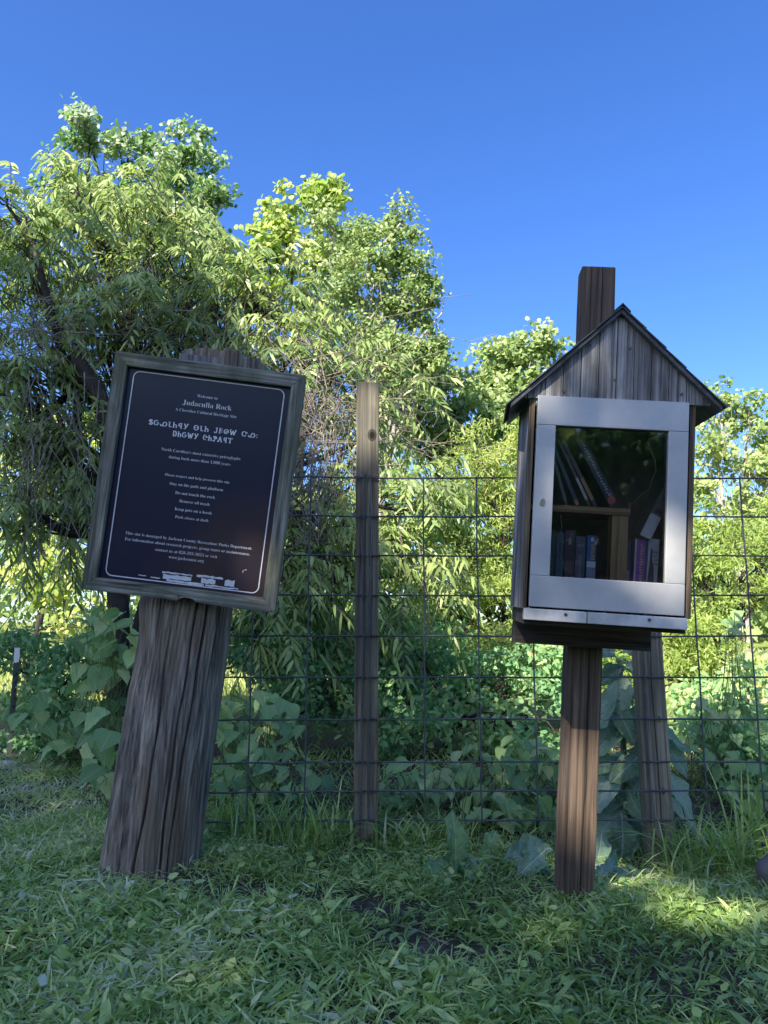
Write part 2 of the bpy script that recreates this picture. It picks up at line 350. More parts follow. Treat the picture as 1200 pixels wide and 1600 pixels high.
# ------------------------------------------------------------------ leaves
def unit(a): return a / (np.linalg.norm(a, axis=-1, keepdims=True) + 1e-9)
LANCE = (0.30, 0.5, 0.68, 0.38)
ROUND = (0.25, 0.48, 0.72, 0.42)
HEART = (0.12, 0.5, 0.55, 0.42)
BLADE = (0.30, 0.5, 0.70, 0.36)
def leaves(pos, dirs, up, ln, wd, prof=LANCE, droop=0.15, fold=0.12):
    """six-point leaves with a droop along the rib and lifted edges -> verts, tris"""
    n = len(pos); d = unit(dirs); s = unit(np.cross(d, up)); nn = np.cross(s, d)
    ln = np.broadcast_to(np.asarray(ln, float), (n,))[:, None]; wd = np.broadcast_to(np.asarray(wd, float), (n,))[:, None]
    dr = np.broadcast_to(np.asarray(droop, float), (n,))[:, None]
    t1, w1, t2, w2 = prof
    def pt(t, w): return pos + d * ln * t + s * wd * w + nn * (wd * abs(w) * fold) - np.array([0, 0, 1.0]) * (ln * dr * t * t)
    V = np.stack([pt(0, 0), pt(t1, w1), pt(t1, -w1), pt(t2, w2), pt(t2, -w2), pt(1, 0)], 1)
    base = (np.arange(n) * 6)[:, None, None]
    tri = np.array([[0, 2, 1], [1, 2, 4], [1, 4, 3], [3, 4, 5]])[None] + base
    return V.reshape(-1, 3), tri.reshape(-1, 3)
class Leaves:
    def __init__(s): s.p = []; s.d = []; s.u = []; s.l = []; s.w = []; s.r = []; s.dr = []
    def add(s, p, d, l, w, r, u=None, dr=0.15):
        n = len(p); s.p.append(p); s.d.append(d)
        s.u.append(u if u is not None else unit(rng.normal(size=(n, 3)) * 0.55 + np.array([-0.36, -0.62, 0.70])))
        s.l.append(np.broadcast_to(l, (n,))); s.w.append(np.broadcast_to(w, (n,))); s.r.append(np.broadcast_to(r, (n,))); s.dr.append(np.broadcast_to(dr, (n,)))
    def build(s, name, mat, parent=None, prof=LANCE, fold=0.12, kind='stuff'):
        cat = np.concatenate
        V, Tt = leaves(cat(s.p), cat(s.d), cat(s.u), cat(s.l), cat(s.w), prof, cat(s.dr), fold)
        o = np_mesh(name, V, Tt, mat, parent, np.repeat(np.clip(cat(s.r), 0, 1), 6))
        if kind: o['kind'] = kind
        return o

def bent(a, b, sag=0.0, jit=0.06, n=5):
    a = np.asarray(a, float); b = np.asarray(b, float); L = np.linalg.norm(b - a)
    out = []
    for i in range(n + 1):
        t = i / n; p = a * (1 - t) + b * t; k = math.sin(math.pi * t)
        out.append(p + np.array([0, 0, sag * L * k]) + (rng.normal(size=3) * jit * L * k if 0 < i < n else 0))
    return out

def lobe_points(n, bias=0.45):
    v = unit(rng.normal(size=(n, 3))); return v * (rng.random((n, 1)) ** bias)

def tree(name, label, cat, base, lobes, mat, leaf=(0.07, 0.05), prof=ROUND, n_clump=30, per=55, clump=0.30,
         droop=0.2, bark='bark', trunk_r=0.09, twig_r=0.006, group=None, spray=False, tone=(0.45, 0.22), extra=None, solid=0.0):
    """lobes: (px, py, rx_px, ry_px, Y, depth_radius) ; trunk and limbs reach every lobe, leaves sit on twigs"""
    base = np.array([base[0], base[1], float(terrain(base[0], base[1])) - 0.05])
    root = thing(name, label, cat, tuple(base), group=group)
    cs = [(at(l[0], l[1], l[4]), np.array([l[2] * mpp(l[1], l[4]), l[5], l[3] * mpp(l[1], l[4])])) for l in lobes]
    top = max(c[2] for c, r in cs); mean = np.mean([c for c, r in cs], 0)
    fork = base + (mean - base) * np.array([0.6, 0.6, 0.5])
    g = G(); off = base
    tp = bent(base - off, fork - off, 0, 0.03, 6); g.tube(tp, np.linspace(trunk_r, trunk_r * 0.7, 7), 8)
    tro = g.build('trunk', M[bark], root, True)
    g = G(); lv = Leaves()
    for c, r in cs:
        st = fork - off if c[2] > fork[2] else base + (fork - base) * rng.uniform(0.3, 0.9) - off
        br = bent(st, c - off, 0.06, 0.05, 6); g.tube(br, np.linspace(trunk_r * 0.5, trunk_r * 0.12, 7), 5)
        sc = (r[0] * r[2]) ** 0.5
        k = max(4, int(n_clump * (sc / 0.6) ** 1.5)) if n_clump else 0
        cp = c + lobe_points(k) * r
        ctone = rng.normal(tone[0], tone[1] * 0.6, k)
        for i in range(k):
            q = cp[i]; anchor = br[rng.integers(2, 7)] + off
            tw = bent(anchor - off, q - off, 0.05, 0.08, 4)
            if np.linalg.norm(q - anchor) < 4 * sc: g.tube(tw, np.linspace(twig_r * 1.6, twig_r * 0.5, 5), 3, False)
            out = unit((q - c) / r + rng.normal(size=3) * 0.4 + np.array([0, 0, 0.25]))
            if spray:
                for _ in range(3):
                    L = rng.uniform(0.45, 0.95) * clump * 2.2; d0 = unit(out + rng.normal(size=3) * 0.55)
                    nst = max(8, int(L / 0.022)); tt = np.linspace(0.05, 1, nst)[:, None]
                    curve = q + d0 * L * tt - np.array([0, 0, 1.0]) * (L * 0.55 * tt ** 2)
                    g.tube([x - off for x in curve[::max(1, nst // 5)]], twig_r * 0.45, 3, False)
                    tang = unit(d0 - np.array([0, 0, 1.1]) * tt); side = unit(np.cross(tang, [0, 0, 1.0])) * np.where(np.arange(nst) % 2, 1, -1)[:, None]
                    dd = unit(tang * 0.55 + side * 0.75 + np.array([0, 0, -0.45]) + rng.normal(size=(nst, 3)) * 0.22)
                    lv.add(curve - off, dd, rng.uniform(0.5, 1.25, nst) * leaf[0], rng.uniform(0.8, 1.15, nst) * leaf[1],
                           np.clip(ctone[i] + rng.normal(0, tone[1] * 0.6, nst), 0, 1), dr=rng.uniform(0.15, 0.5, nst))
            else:
                m_ = per; pp = q + unit(rng.normal(size=(m_, 3))) * (rng.random((m_, 1)) ** 0.6) * clump * np.array([1, 1, 0.7]) * rng.uniform(0.6, 1.25)
                dd = unit(out * 0.5 + rng.normal(size=(m_, 3)) * 0.8 + np.array([0, 0, -0.25]))
                lv.add(pp - off, dd, rng.uniform(0.7, 1.2, m_) * leaf[0], rng.uniform(0.75, 1.15, m_) * leaf[1],
                       np.clip(ctone[i] + rng.normal(0, tone[1] * 0.6, m_), 0, 1), dr=rng.uniform(0, droop, m_))
    g.build('branches', M[bark], root)
    lv.build('crown', mat, root, prof)
    return root, off

# 1 the near tree with long hanging leaves (left)
TA = [(50, 430, 90, 90, 5.6, 0.7), (175, 395, 120, 100, 5.7, 0.8), (300, 440, 110, 100, 5.6, 0.7), (120, 290, 40, 45, 5.9, 0.35),
      (10, 320, 35, 45, 5.2, 0.35), (400, 480, 85, 85, 5.5, 0.6), (250, 330, 80, 55, 6.0, 0.5), (460, 545, 70, 50, 5.3, 0.5),
      (80, 570, 110, 75, 5.3, 0.6), (250, 540, 110, 60, 5.2, 0.5), (515, 610, 60, 45, 5.2, 0.4), (620, 620, 60, 45, 5.6, 0.4),
      (560, 690, 50, 40, 5.3, 0.4), (45, 700, 70, 80, 5.1, 0.4), (480, 800, 55, 90, 4.7, 0.35), (430, 930, 60, 80, 4.6, 0.35), (640, 800, 45, 60, 5.0, 0.3),
      (630, 900, 45, 80, 4.9, 0.3), (520, 900, 50, 90, 4.6, 0.3), (30, 800, 60, 60, 4.9, 0.3), (125, 720, 45, 70, 5.0, 0.3), (15, 600, 60, 60, 5.2, 0.4), (110, 830, 40, 40, 4.9, 0.25)]
near_tree, near_off = tree('hanging_leaf_tree', 'near tree with long narrow drooping leaves and bare twig tangles behind the notice sign', 'tree', (-1.75, 5.3), TA, M['peach'],
     leaf=(0.092, 0.020), prof=LANCE, n_clump=66, clump=0.26, spray=True, trunk_r=0.10, twig_r=0.006, tone=(0.5, 0.26))
# single leaves at the ends of its outer sprays
lm = []
for k in range(3):
    V_, T_ = leaves(np.zeros((1, 3)), np.array([[1.0, 0, 0]]), np.array([[0, 0, 1.0]]), 0.125, 0.028, LANCE, 0.25 + 0.15 * k, 0.25)
    me = bpy.data.meshes.new('lance_leaf'); me.from_pydata(V_.tolist(), [], T_.tolist()); me.materials.append(M['peach'])
    a = me.attributes.new('rnd', 'FLOAT', 'POINT'); a.data.foreach_set('value', [0.35 + 0.25 * k] * 6); lm.append(me)
for i in range(160):
    l = TA[rng.integers(0, 9)]; ang = rng.uniform(0, 2 * math.pi)
    c = at(l[0] + l[2] * math.cos(ang) * rng.uniform(0.4, 1.1), l[1] - l[3] * math.sin(ang) * rng.uniform(0.4, 1.0), l[4] - l[5] * rng.uniform(0.5, 1.0)) - near_off
    o = bpy.data.objects.new('leaf', lm[i % 3]); link(o, near_tree); o.location = c
    o.rotation_euler = (rng.uniform(-0.7, 0.7), rng.uniform(0.1, 1.0), rng.uniform(0, 6.28))
# dead twigs and hanging vines caught in it
def tangle(cx, cy, rx, ry, Y, n, name='dead_twigs', hang=False, rad=0.0027, dep=0.35, parent=None, off=0):
    g = G()
    for _ in range(n):
        x = cx + rng.normal() * rx * 0.6; y = cy + rng.normal() * ry * 0.6; yy = Y + rng.uniform(-dep, dep)
        a = at(x, y, yy)
        if hang: b = a + np.array([rng.normal() * 0.10, rng.normal() * 0.05, -rng.uniform(0.4, 1.3)])
        else: b = a + rng.normal(size=3) * np.array([0.45, 0.2, 0.25])
        b[2] = max(b[2], 0.05)
        g.tube([q - off for q in bent(a, b, rng.uniform(-0.2, 0.2), 0.09, 6)], np.linspace(rad * rng.uniform(0.6, 1.5), rad * 0.5, 7), 4, False)
    o = g.build(name, M['dead'], parent); o['kind'] = 'stuff'; return o
tangle(80, 510, 110, 40, 4.85, 95, parent=near_tree, off=near_off)
tangle(290, 520, 70, 35, 4.9, 40, parent=near_tree, off=near_off)
tangle(490, 640, 55, 70, 4.6, 150, parent=near_tree, off=near_off)
tangle(640, 690, 40, 40, 5.2, 14, parent=near_tree, off=near_off)
tangle(70, 640, 90, 80, 4.7, 70, 'hanging_vines', True, 0.0035, 0.4, near_tree, near_off)
tangle(490, 680, 60, 80, 4.55, 90, 'hanging_vines', True, 0.0035, 0.3, near_tree, near_off)
tangle(640, 850, 40, 60, 4.8, 25, 'hanging_vines', True, 0.003, 0.3, near_tree, near_off)
g = G(); g.tube([at(120, 560, 5.0) - near_off, at(150, 605, 5.0) - near_off, at(168, 660, 5.0) - near_off, at(175, 800, 5.1) - near_off, at(185, 960, 5.1) - near_off, at(185, 1150, 5.1) - near_off],
                [0.045, 0.055, 0.06, 0.065, 0.07, 0.08], 9); g.build('leaning_stem', M['bark'], near_tree, True)

# 2 further trees
tree('tulip_tree', 'tall tree with pale tipped round leaves rising above the drooping tree', 'tree', (-3.2, 9.2),
     [(140, 215, 34, 45, 9.2, 0.4), (128, 178, 14, 22, 9.2, 0.15), (205, 225, 34, 38, 9.2, 0.4), (290, 255, 52, 55, 9.1, 0.5), (325, 320, 32, 50, 9.0, 0.4), (240, 320, 80, 60, 9.2, 0.6),
      (110, 310, 60, 60, 9.3, 0.5), (330, 400, 50, 60, 9.1, 0.5)],
     M['tulip'], (0.068, 0.06), ROUND, 36, 62, 0.22, tone=(0.45, 0.32))
tree('poplar_tree', 'bright yellow green poplar tops standing behind the pale branched tree', 'tree', (-1.3, 13.0),
     [(442, 330, 26, 36, 13, 0.4), (430, 390, 50, 45, 13, 0.6), (505, 320, 38, 36, 13, 0.5), (515, 296, 16, 16, 13, 0.2), (520, 390, 60, 50, 13, 0.7), (400, 450, 60, 50, 13, 0.6)],
     M['poplar'], (0.10, 0.10), ROUND, 30, 40, 0.26, tone=(0.6, 0.25))
PT, po = tree('pale_branched_tree', 'olive leaved tree with a few bare pale grey limbs above the plain post', 'tree', (-0.3, 9.0),
     [(545, 440, 70, 55, 9.0, 0.6), (600, 400, 40, 40, 9.0, 0.4), (622, 335, 24, 16, 9.0, 0.2), (645, 368, 14, 8, 9.0, 0.1), (630, 480, 50, 36, 9.0, 0.4), (672, 462, 22, 20, 9.0, 0.2), (655, 500, 32, 12, 9.0, 0.2),
      (560, 520, 70, 50, 9.0, 0.6), (520, 360, 40, 30, 9.2, 0.4), (600, 560, 60, 50, 8.8, 0.5), (672, 440, 12, 10, 9.0, 0.1), (580, 360, 40, 34, 9.1, 0.35), (640, 420, 34, 34, 9.0, 0.3), (680, 560, 36, 40, 9.0, 0.3), (650, 540, 40, 36, 9.0, 0.3)],
     M['olive'], (0.055, 0.040), ROUND, 48, 64, 0.20, bark='pale_bark', trunk_r=0.07, tone=(0.5, 0.28))
g = G()
for pl in ([(575, 560), (578, 480), (590, 410), (605, 370), (625, 335)], [(578, 500), (600, 470), (640, 470), (690, 460)], [(600, 380), (625, 350), (650, 365)],
           [(560, 560), (590, 520), (640, 500)], [(640, 560), (660, 525), (690, 490), (694, 470)]):
    g.tube([at(x, y, 8.75 + 0.1 * i) - po for i, (x, y) in enumerate(pl)], np.linspace(0.018, 0.006, len(pl)), 6)
g.build('bare_limbs', M['pale_bark'], PT, True)
tree('leafy_tree', 'round leafy tree showing just above the eave of the box roof', 'tree', (2.6, 13.5),
     [(820, 540, 38, 34, 13.5, 0.6), (775, 560, 40, 30, 13.5, 0.5), (845, 590, 55, 40, 13.4, 0.6), (760, 600, 40, 40, 13.5, 0.6), (855, 545, 20, 20, 13.5, 0.3), (800, 630, 60, 50, 13.3, 0.7), (890, 620, 50, 60, 13.5, 0.6)],
     M['olive'], (0.10, 0.085), ROUND, 30, 42, 0.28, tone=(0.55, 0.28), bark='pale_bark')
tree('leafy_tree', 'dense leafy tree between the bare limbs and the box, low crown', 'tree', (1.2, 11.0),
     [(700, 615, 50, 40, 11, 0.6), (650, 590, 60, 45, 10.8, 0.6), (740, 660, 70, 50, 11, 0.7), (690, 690, 70, 50, 10.8, 0.6), (620, 650, 60, 50, 10.5, 0.6), (790, 690, 50, 50, 11, 0.6)],
     M['olive'], (0.085, 0.07), ROUND, 32, 45, 0.26, tone=(0.45, 0.28))
tree('birch_tree', 'tall pale trunked tree beyond the field on the far side of the box', 'tree', (7.4, 16.0),
     [(1125, 625, 40, 32, 16, 0.7), (1175, 650, 42, 40, 16, 0.8), (1110, 690, 36, 40, 16, 0.7), (1165, 720, 50, 36, 16, 0.8), (1105, 760, 40, 40, 16, 0.7), (1215, 700, 50, 70, 16, 0.8), (1170, 780, 50, 40, 16, 0.8)],
     M['olive'], (0.10, 0.085), ROUND, 22, 32, 0.30, bark='pale_bark', trunk_r=0.12, tone=(0.6, 0.28), group=None)
FB, fo = tree('fine_leaf_bush', 'bright yellow green fine leaved bush between the plain fence post and the box', 'bush', (1.05, 6.6),
     [(760, 730, 75, 60, 6.6, 0.5), (700, 800, 50, 70, 6.5, 0.4), (790, 800, 60, 80, 6.6, 0.5), (740, 880, 75, 70, 6.5, 0.5), (790, 930, 60, 60, 6.4, 0.4), (700, 950, 60, 50, 6.3, 0.4), (850, 960, 60, 50, 6.4, 0.4), (820, 700, 40, 50, 6.7, 0.4), (640, 985, 50, 40, 6.0, 0.4), (720, 1010, 60, 35, 6.0, 0.4), (800, 1010, 60, 40, 6.0, 0.4), (870, 1010, 50, 40, 6.0, 0.4)],
     M['willow'], (0.060, 0.011), LANCE, 60, 110, 0.17, trunk_r=0.04, twig_r=0.004, tone=(0.55, 0.28))
tree('fine_leaf_bush', 'fine leaved bush on the far side of the box in front of the field', 'bush', (2.9, 6.2),
     [(1130, 830, 60, 50, 6.2, 0.5), (1185, 880, 50, 60, 6.1, 0.5), (1105, 910, 40, 60, 6.0, 0.4), (1110, 990, 36, 40, 5.8, 0.4), (1180, 940, 40, 30, 6.0, 0.4), (1060, 860, 40, 60, 6.2, 0.4), (1210, 820, 40, 60, 6.3, 0.4), (1075, 1010, 40, 45, 5.6, 0.3), (1110, 1035, 40, 30, 5.4, 0.3), (1060, 950, 40, 50, 5.8, 0.3), (960, 1000, 50, 50, 5.8, 0.3), (960, 1060, 50, 50, 5.4, 0.3)],
     M['willow'], (0.065, 0.013), LANCE, 52, 100, 0.17, trunk_r=0.04, twig_r=0.004, tone=(0.35, 0.26))
tree('birch_tree', 'second pale trunked tree at the field edge well beyond the fence end', 'tree', (10.6, 14.5),
     [(1330, 640, 60, 50, 14.5, 0.8), (1400, 690, 60, 60, 14.5, 0.8), (1300, 720, 50, 50, 14.5, 0.7), (1370, 780, 60, 50, 14.5, 0.8), (1450, 780, 60, 60, 14.5, 0.8)],
     M['olive'], (0.10, 0.085), ROUND, 22, 32, 0.30, bark='pale_bark', trunk_r=0.12, tone=(0.55, 0.28))
tree('fine_leaf_bush', 'loose bush at the field edge below the second pale trunked tree', 'bush', (4.6, 7.0),
     [(1290, 880, 60, 60, 7.0, 0.5), (1350, 920, 60, 60, 7.0, 0.5), (1280, 960, 50, 50, 6.8, 0.5), (1400, 960, 60, 50, 7.0, 0.5)],
     M['willow'], (0.065, 0.013), LANCE, 40, 90, 0.18, trunk_r=0.04, twig_r=0.004, tone=(0.4, 0.26))
# 3 brush behind the fence, in the shade
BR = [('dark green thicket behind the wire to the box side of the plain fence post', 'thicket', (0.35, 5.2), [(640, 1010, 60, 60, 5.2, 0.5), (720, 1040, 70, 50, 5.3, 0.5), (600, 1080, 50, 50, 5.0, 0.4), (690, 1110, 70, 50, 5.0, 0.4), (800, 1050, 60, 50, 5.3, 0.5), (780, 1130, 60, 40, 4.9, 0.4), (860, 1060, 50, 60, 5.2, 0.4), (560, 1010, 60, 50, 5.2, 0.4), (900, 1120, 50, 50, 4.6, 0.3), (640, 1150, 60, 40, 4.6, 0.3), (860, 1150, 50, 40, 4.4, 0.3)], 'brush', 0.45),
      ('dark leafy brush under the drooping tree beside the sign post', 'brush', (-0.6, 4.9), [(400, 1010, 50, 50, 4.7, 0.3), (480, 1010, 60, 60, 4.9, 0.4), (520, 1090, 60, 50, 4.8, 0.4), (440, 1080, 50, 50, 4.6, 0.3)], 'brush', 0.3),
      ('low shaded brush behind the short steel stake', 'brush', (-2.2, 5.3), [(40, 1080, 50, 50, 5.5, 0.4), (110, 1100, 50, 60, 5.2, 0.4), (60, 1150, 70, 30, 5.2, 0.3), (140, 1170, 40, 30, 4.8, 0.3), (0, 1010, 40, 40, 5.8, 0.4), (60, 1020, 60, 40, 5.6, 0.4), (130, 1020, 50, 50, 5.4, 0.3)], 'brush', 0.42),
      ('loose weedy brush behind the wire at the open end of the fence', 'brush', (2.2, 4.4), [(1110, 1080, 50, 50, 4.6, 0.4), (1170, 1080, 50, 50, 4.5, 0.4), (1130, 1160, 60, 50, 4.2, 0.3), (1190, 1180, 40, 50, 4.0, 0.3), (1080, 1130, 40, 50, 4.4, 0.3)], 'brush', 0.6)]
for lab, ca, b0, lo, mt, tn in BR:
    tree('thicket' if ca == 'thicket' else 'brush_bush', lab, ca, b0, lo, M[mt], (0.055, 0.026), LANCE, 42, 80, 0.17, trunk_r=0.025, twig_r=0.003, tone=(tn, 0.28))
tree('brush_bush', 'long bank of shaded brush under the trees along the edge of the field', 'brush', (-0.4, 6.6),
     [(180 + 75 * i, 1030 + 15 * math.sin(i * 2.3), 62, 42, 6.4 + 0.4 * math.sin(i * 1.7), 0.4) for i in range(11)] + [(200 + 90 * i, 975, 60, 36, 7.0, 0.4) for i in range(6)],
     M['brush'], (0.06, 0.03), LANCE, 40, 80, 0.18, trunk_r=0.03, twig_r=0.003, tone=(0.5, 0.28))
tree('sunlit_bush', 'sunlit yellow green bush seen through the hanging vines beside the steel stake', 'bush', (-4.2, 9.2),
     [(60, 800, 80, 70, 9.2, 0.6), (120, 880, 70, 60, 9.0, 0.6), (30, 900, 60, 60, 9.1, 0.6), (180, 700, 90, 80, 9.4, 0.6), (40, 680, 70, 60, 9.4, 0.6), (100, 960, 90, 40, 8.8, 0.5)],
     M['willow'], (0.085, 0.07), ROUND, 16, 36, 0.24, trunk_r=0.05, tone=(0.75, 0.3))
tree('sunlit_bush', 'sunlit bush showing in gaps behind the plain fence post', 'bush', (0.5, 8.2),
     [(670, 830, 40, 50, 8.2, 0.4), (650, 900, 45, 50, 8.1, 0.4), (690, 960, 60, 40, 8.0, 0.4), (560, 860, 60, 80, 8.4, 0.4), (460, 830, 80, 90, 8.6, 0.4)],
     M['poplar'], (0.075, 0.065), ROUND, 22, 40, 0.22, trunk_r=0.04, tone=(0.75, 0.25))
# far wood that closes the view, one mass
lv = Leaves()
for k in range(1500):
    x = rng.uniform(-32, 40); y = 24 + rng.uniform(0, 9); h = 4.6 + 1.6 * math.sin(x * 0.45) + 1.0 * math.sin(x * 1.3 + 1) + 1.2 * (x < 2)
    c = np.array([x, y, float(terrain(x, y)) + rng.uniform(0.05, 1) * h]); n_ = 44
    pp = c + rng.normal(size=(n_, 3)) * np.array([0.7, 0.7, 0.45])
    lv.add(pp, unit(rng.normal(size=(n_, 3)) + np.array([0, 0, -0.2])), rng.uniform(0.16, 0.28, n_), rng.uniform(0.13, 0.22, n_), np.clip(rng.normal(0.45, 0.12) + rng.normal(0, 0.15, n_), 0, 1))
o = lv.build('far_wood', M['olive'], None, ROUND); tag(o, 'line of far trees closing the view beyond the field', 'wood', kind='stuff')
lv = Leaves()  # unseen tree mass, added so pane and sign reflect something dark
for k in range(1800):
    x = rng.uniform(-30, 30); y = -21 - rng.uniform(0, 6); h = 4.6 + 0.9 * math.sin(x * 0.45) + 0.7 * math.sin(x * 1.3 + 1)
    c = np.array([x, y, float(terrain(x, y)) + rng.uniform(0.02, 1) * h]); n_ = 30
    lv.add(c + rng.normal(size=(n_, 3)) * np.array([1.0, 1.0, 0.7]), unit(rng.normal(size=(n_, 3))), rng.uniform(0.3, 0.5, n_), rng.uniform(0.25, 0.4, n_), rng.random(n_))
o = lv.build('rear_reflection_wood', M['brush'], None, ROUND); tag(o, 'unseen dark tree line added behind the viewer to darken reflections', 'wood', kind='stuff')
# tall sunlit field grass
n_ = 26000; fx = rng.uniform(-9, 13, n_); fy = rng.uniform(8.0, 17, n_)
V_, T_ = leaves(np.stack([fx, fy, terrain(fx, fy)], 1), unit(rng.normal(size=(n_, 3)) * 0.3 + np.array([0, 0, 1])), unit(rng.normal(size=(n_, 3))), rng.uniform(0.12, 0.4, n_), 0.014, BLADE, 0.3)
o = np_mesh('field_grass', V_, T_, M['field'], None, np.repeat(rng.random(n_), 6)); tag(o, 'tall sunlit yellow green grass of the field behind the bushes', 'grass', kind='stuff')

# ------------------------------------------------------------------ shade trees standing behind the viewer
SV = np.array(SUNV)
HOLES = [(-5.20, -7.25, 0.17), (-4.78, -7.05, 0.19), (-5.30, -7.40, 0.20), (-5.22, -7.62, 0.14), (-5.17, -7.84, 0.15), (-5.05, -7.80, 0.10), (-5.10, -5.50, 0.28), (-4.84, -6.70, 0.12), (-5.80, -6.62, 0.10), (-4.70, -7.00, 0.06), (-4.86, -7.12, 0.05), (-4.60, -6.80, 0.05), (-8.3, -4.9, 0.16), (-5.7, -5.0, 0.15)]
def shaded(x, y):
    """how densely the canopy covers the sun over point (x, y) of the plane z=10 along the sun ray"""
    d = np.ones_like(x)
    edge = np.where(x < -5.35, -1.3 + 0.35 * np.sin(x * 2.3), -5.3 + 1.1 * np.clip((-4.9 - x) / 0.45, 0, 1))
    d = np.where(y > edge, 0, d)
    d = np.where(x > -3.6 + 0.3 * np.sin(y * 2), 0, d)
    d = np.where((x > -4.75), d * 0.55, d)
    for hx, hy, hr in HOLES:
        q = np.sqrt((x - hx) ** 2 + (y - hy) ** 2) / hr; d = np.minimum(d, np.clip((q - 0.75) / 0.5, 0.05 if hr > 0.125 else 0.0, 1))
    q = np.sqrt((x + 7.7) ** 2 + (y + 6.2) ** 2) / 0.6; d = np.minimum(d, np.clip(q - 0.2, 0.55, 1))           # thin crown over the far lawn
    d = np.where((x > -5.55) & (x < -5.0) & (y > -6.8) & (y < -6.2), np.minimum(d, 0.5), d)  # crown thinned here to brighten the vines behind the wire
    return d
def shade_tree(label, base, box, n, seed_h):
    root = thing('shade_tree', label, 'tree', (base[0], base[1], 0), group='tall trees behind the viewer that shade the clearing')
    lv = Leaves(); x = rng.uniform(box[0], box[1], n); y = rng.uniform(box[2], box[3], n); keep = rng.random(n) < shaded(x, y)
    x, y = x[keep], y[keep]; t_ = rng.uniform(-2.2, 2.4, len(x)) * (1 - 0.5 * ((x - (box[0]+box[1])/2) / (box[1]-box[0]) * 2) ** 2)
    P = np.stack([x, y, np.full(len(x), 10.0)], 1) + SV * t_[:, None] - np.array([base[0], base[1], 0])
    D_ = unit(rng.normal(size=(len(x), 3))); ln_ = rng.uniform(0.11, 0.19, len(x))
    lv.add(P - D_ * ln_[:, None] * 0.5, D_, ln_, rng.uniform(0.09, 0.15, len(x)), rng.random(len(x)))
    lv.build('crown', M['tulip'], root, ROUND)
    g = G(); g.tube(bent((0, 0, -0.1), (0.2, 0.1, 8.5), 0, 0.01, 6), np.linspace(0.28, 0.12, 7), 10); g.build('trunk', M['bark'], root, True)
    g = G()
    for k in range(10):
        e = P[rng.integers(0, len(P))]; g.tube(bent((0.1, 0.05, rng.uniform(5.5, 8.3)), e, 0.06, 0.04, 5), np.linspace(0.09, 0.02, 6), 6)
    g.build('branches', M['bark'], root, True)
shade_tree('broad shade tree right behind the viewer on the sunny side', (-6.6, -9.0), (-10.5, -3.4, -13.0, -5.4), 28000, 1)
shade_tree('second shade tree further out on the sunny side', (-8.3, -3.6), (-12.5, -4.4, -5.4, -0.8), 22000, 2)

# ------------------------------------------------------------------ notice sign on its log
S_ROT = Euler((R_(6.79), R_(6.9), R_(2.3)), 'XYZ'); S_O = Vector((-0.604, 2.42, 1.1938)); S_M = S_ROT.to_matrix()
SB = Vector((-0.757, 2.585, -0.03))
sign = thing('notice_sign', 'dark brown notice board in a weathered wooden frame mounted on a thick leaning log', 'sign', SB)
# log
A0 = np.array([0, 0, -0.10]); A1 = np.array([0.180, 0.100, 1.722])
nu, nv = 460, 150
cracks = [(-1.66, 0.0, 0.60, 0.016, 0.034), (-1.10, 0.0, 0.80, 0.020, 0.036), (-0.86, 0.0, 0.70, 0.024, 0.040), (-2.42, 0.0, 0.22, 0.018, 0.03), (-2.05, 0.15, 1.0, 0.008, 0.012), (-1.42, 0.55, 1.0, 0.009, 0.014),
          (-2.75, 0.0, 0.35, 0.016, 0.03), (-0.55, 0.2, 1.0, 0.014, 0.025), (0.3, 0, 1, 0.02, 0.03), (1.2, 0, 1, 0.02, 0.03), (2.2, 0, 1, 0.02, 0.03), (-1.22, 0.0, 0.30, 0.008, 0.014), (-2.12, 0.0, 0.26, 0.008, 0.014)]
th = np.linspace(-math.pi, math.pi, nu, endpoint=False); tz = np.linspace(0, 1, nv)
TH, TZ = np.meshgrid(th, tz)
r = 0.146 + 0.006 * np.sin(2 * TH + 0.8 + 1.3 * TZ) + 0.005 * np.sin(3 * TH - 2.2 * TZ) + 0.003 * np.exp(-((TZ - 0.03) / 0.08) ** 2)
r = r - 0.016 * np.exp(-((TZ - 0.44) / 0.06) ** 2) * np.exp(-((TH + 2.75) / 0.5) ** 2) + 0.012 * np.exp(-((TZ - 0.52) / 0.05) ** 2) * np.exp(-((TH + 2.75) / 0.6) ** 2)
gr = np.zeros_like(r)
for k in range(150):
    ph = rng.uniform(-math.pi, math.pi); w = rng.uniform(0.006, 0.05); z0 = rng.uniform(-0.2, 0.9); z1 = z0 + rng.uniform(0.15, 0.6)
    gr += rng.uniform(-0.0024, 0.0018) * np.exp(-((np.angle(np.exp(1j * (TH - ph - 0.10 * np.sin(5 * TZ + ph))))) / w) ** 2) * np.clip((TZ - z0) * 8, 0, 1) * np.clip((z1 - TZ) * 8, 0, 1)
for (ph, z0, z1, w, dpt) in cracks:
    a = np.angle(np.exp(1j * (TH - ph - 0.06 * np.sin(3.1 * TZ + ph * 3) - 0.022 * np.sin(15 * TZ + ph * 5) - 0.014 * np.sin(41 * TZ + ph * 7))))
    gr -= dpt * (0.75 + 0.25 * np.sin(9 * TZ + ph * 4)) * np.exp(-(a / w) ** 2) * np.clip((TZ - z0 + 0.02) * 10, 0, 1) * np.clip((z1 - TZ) * 4, 0, 1)
r = r + gr + 0.0022 * np.sin(23 * TZ + 4 * np.sin(3 * TH)) * np.sin(5 * TH + 9 * TZ) + 0.0012 * np.sin(61 * TH + 5 * np.sin(6 * TZ))
zz = TZ * 1.0
topj = np.where(TZ > 0.97, -0.022 * np.cos(TH) + 0.005 * np.sin(9 * TH) + 0.005 * np.sin(23 * TH + 1), 0)
ax = A0 + TZ[..., None] * (A1 - A0)
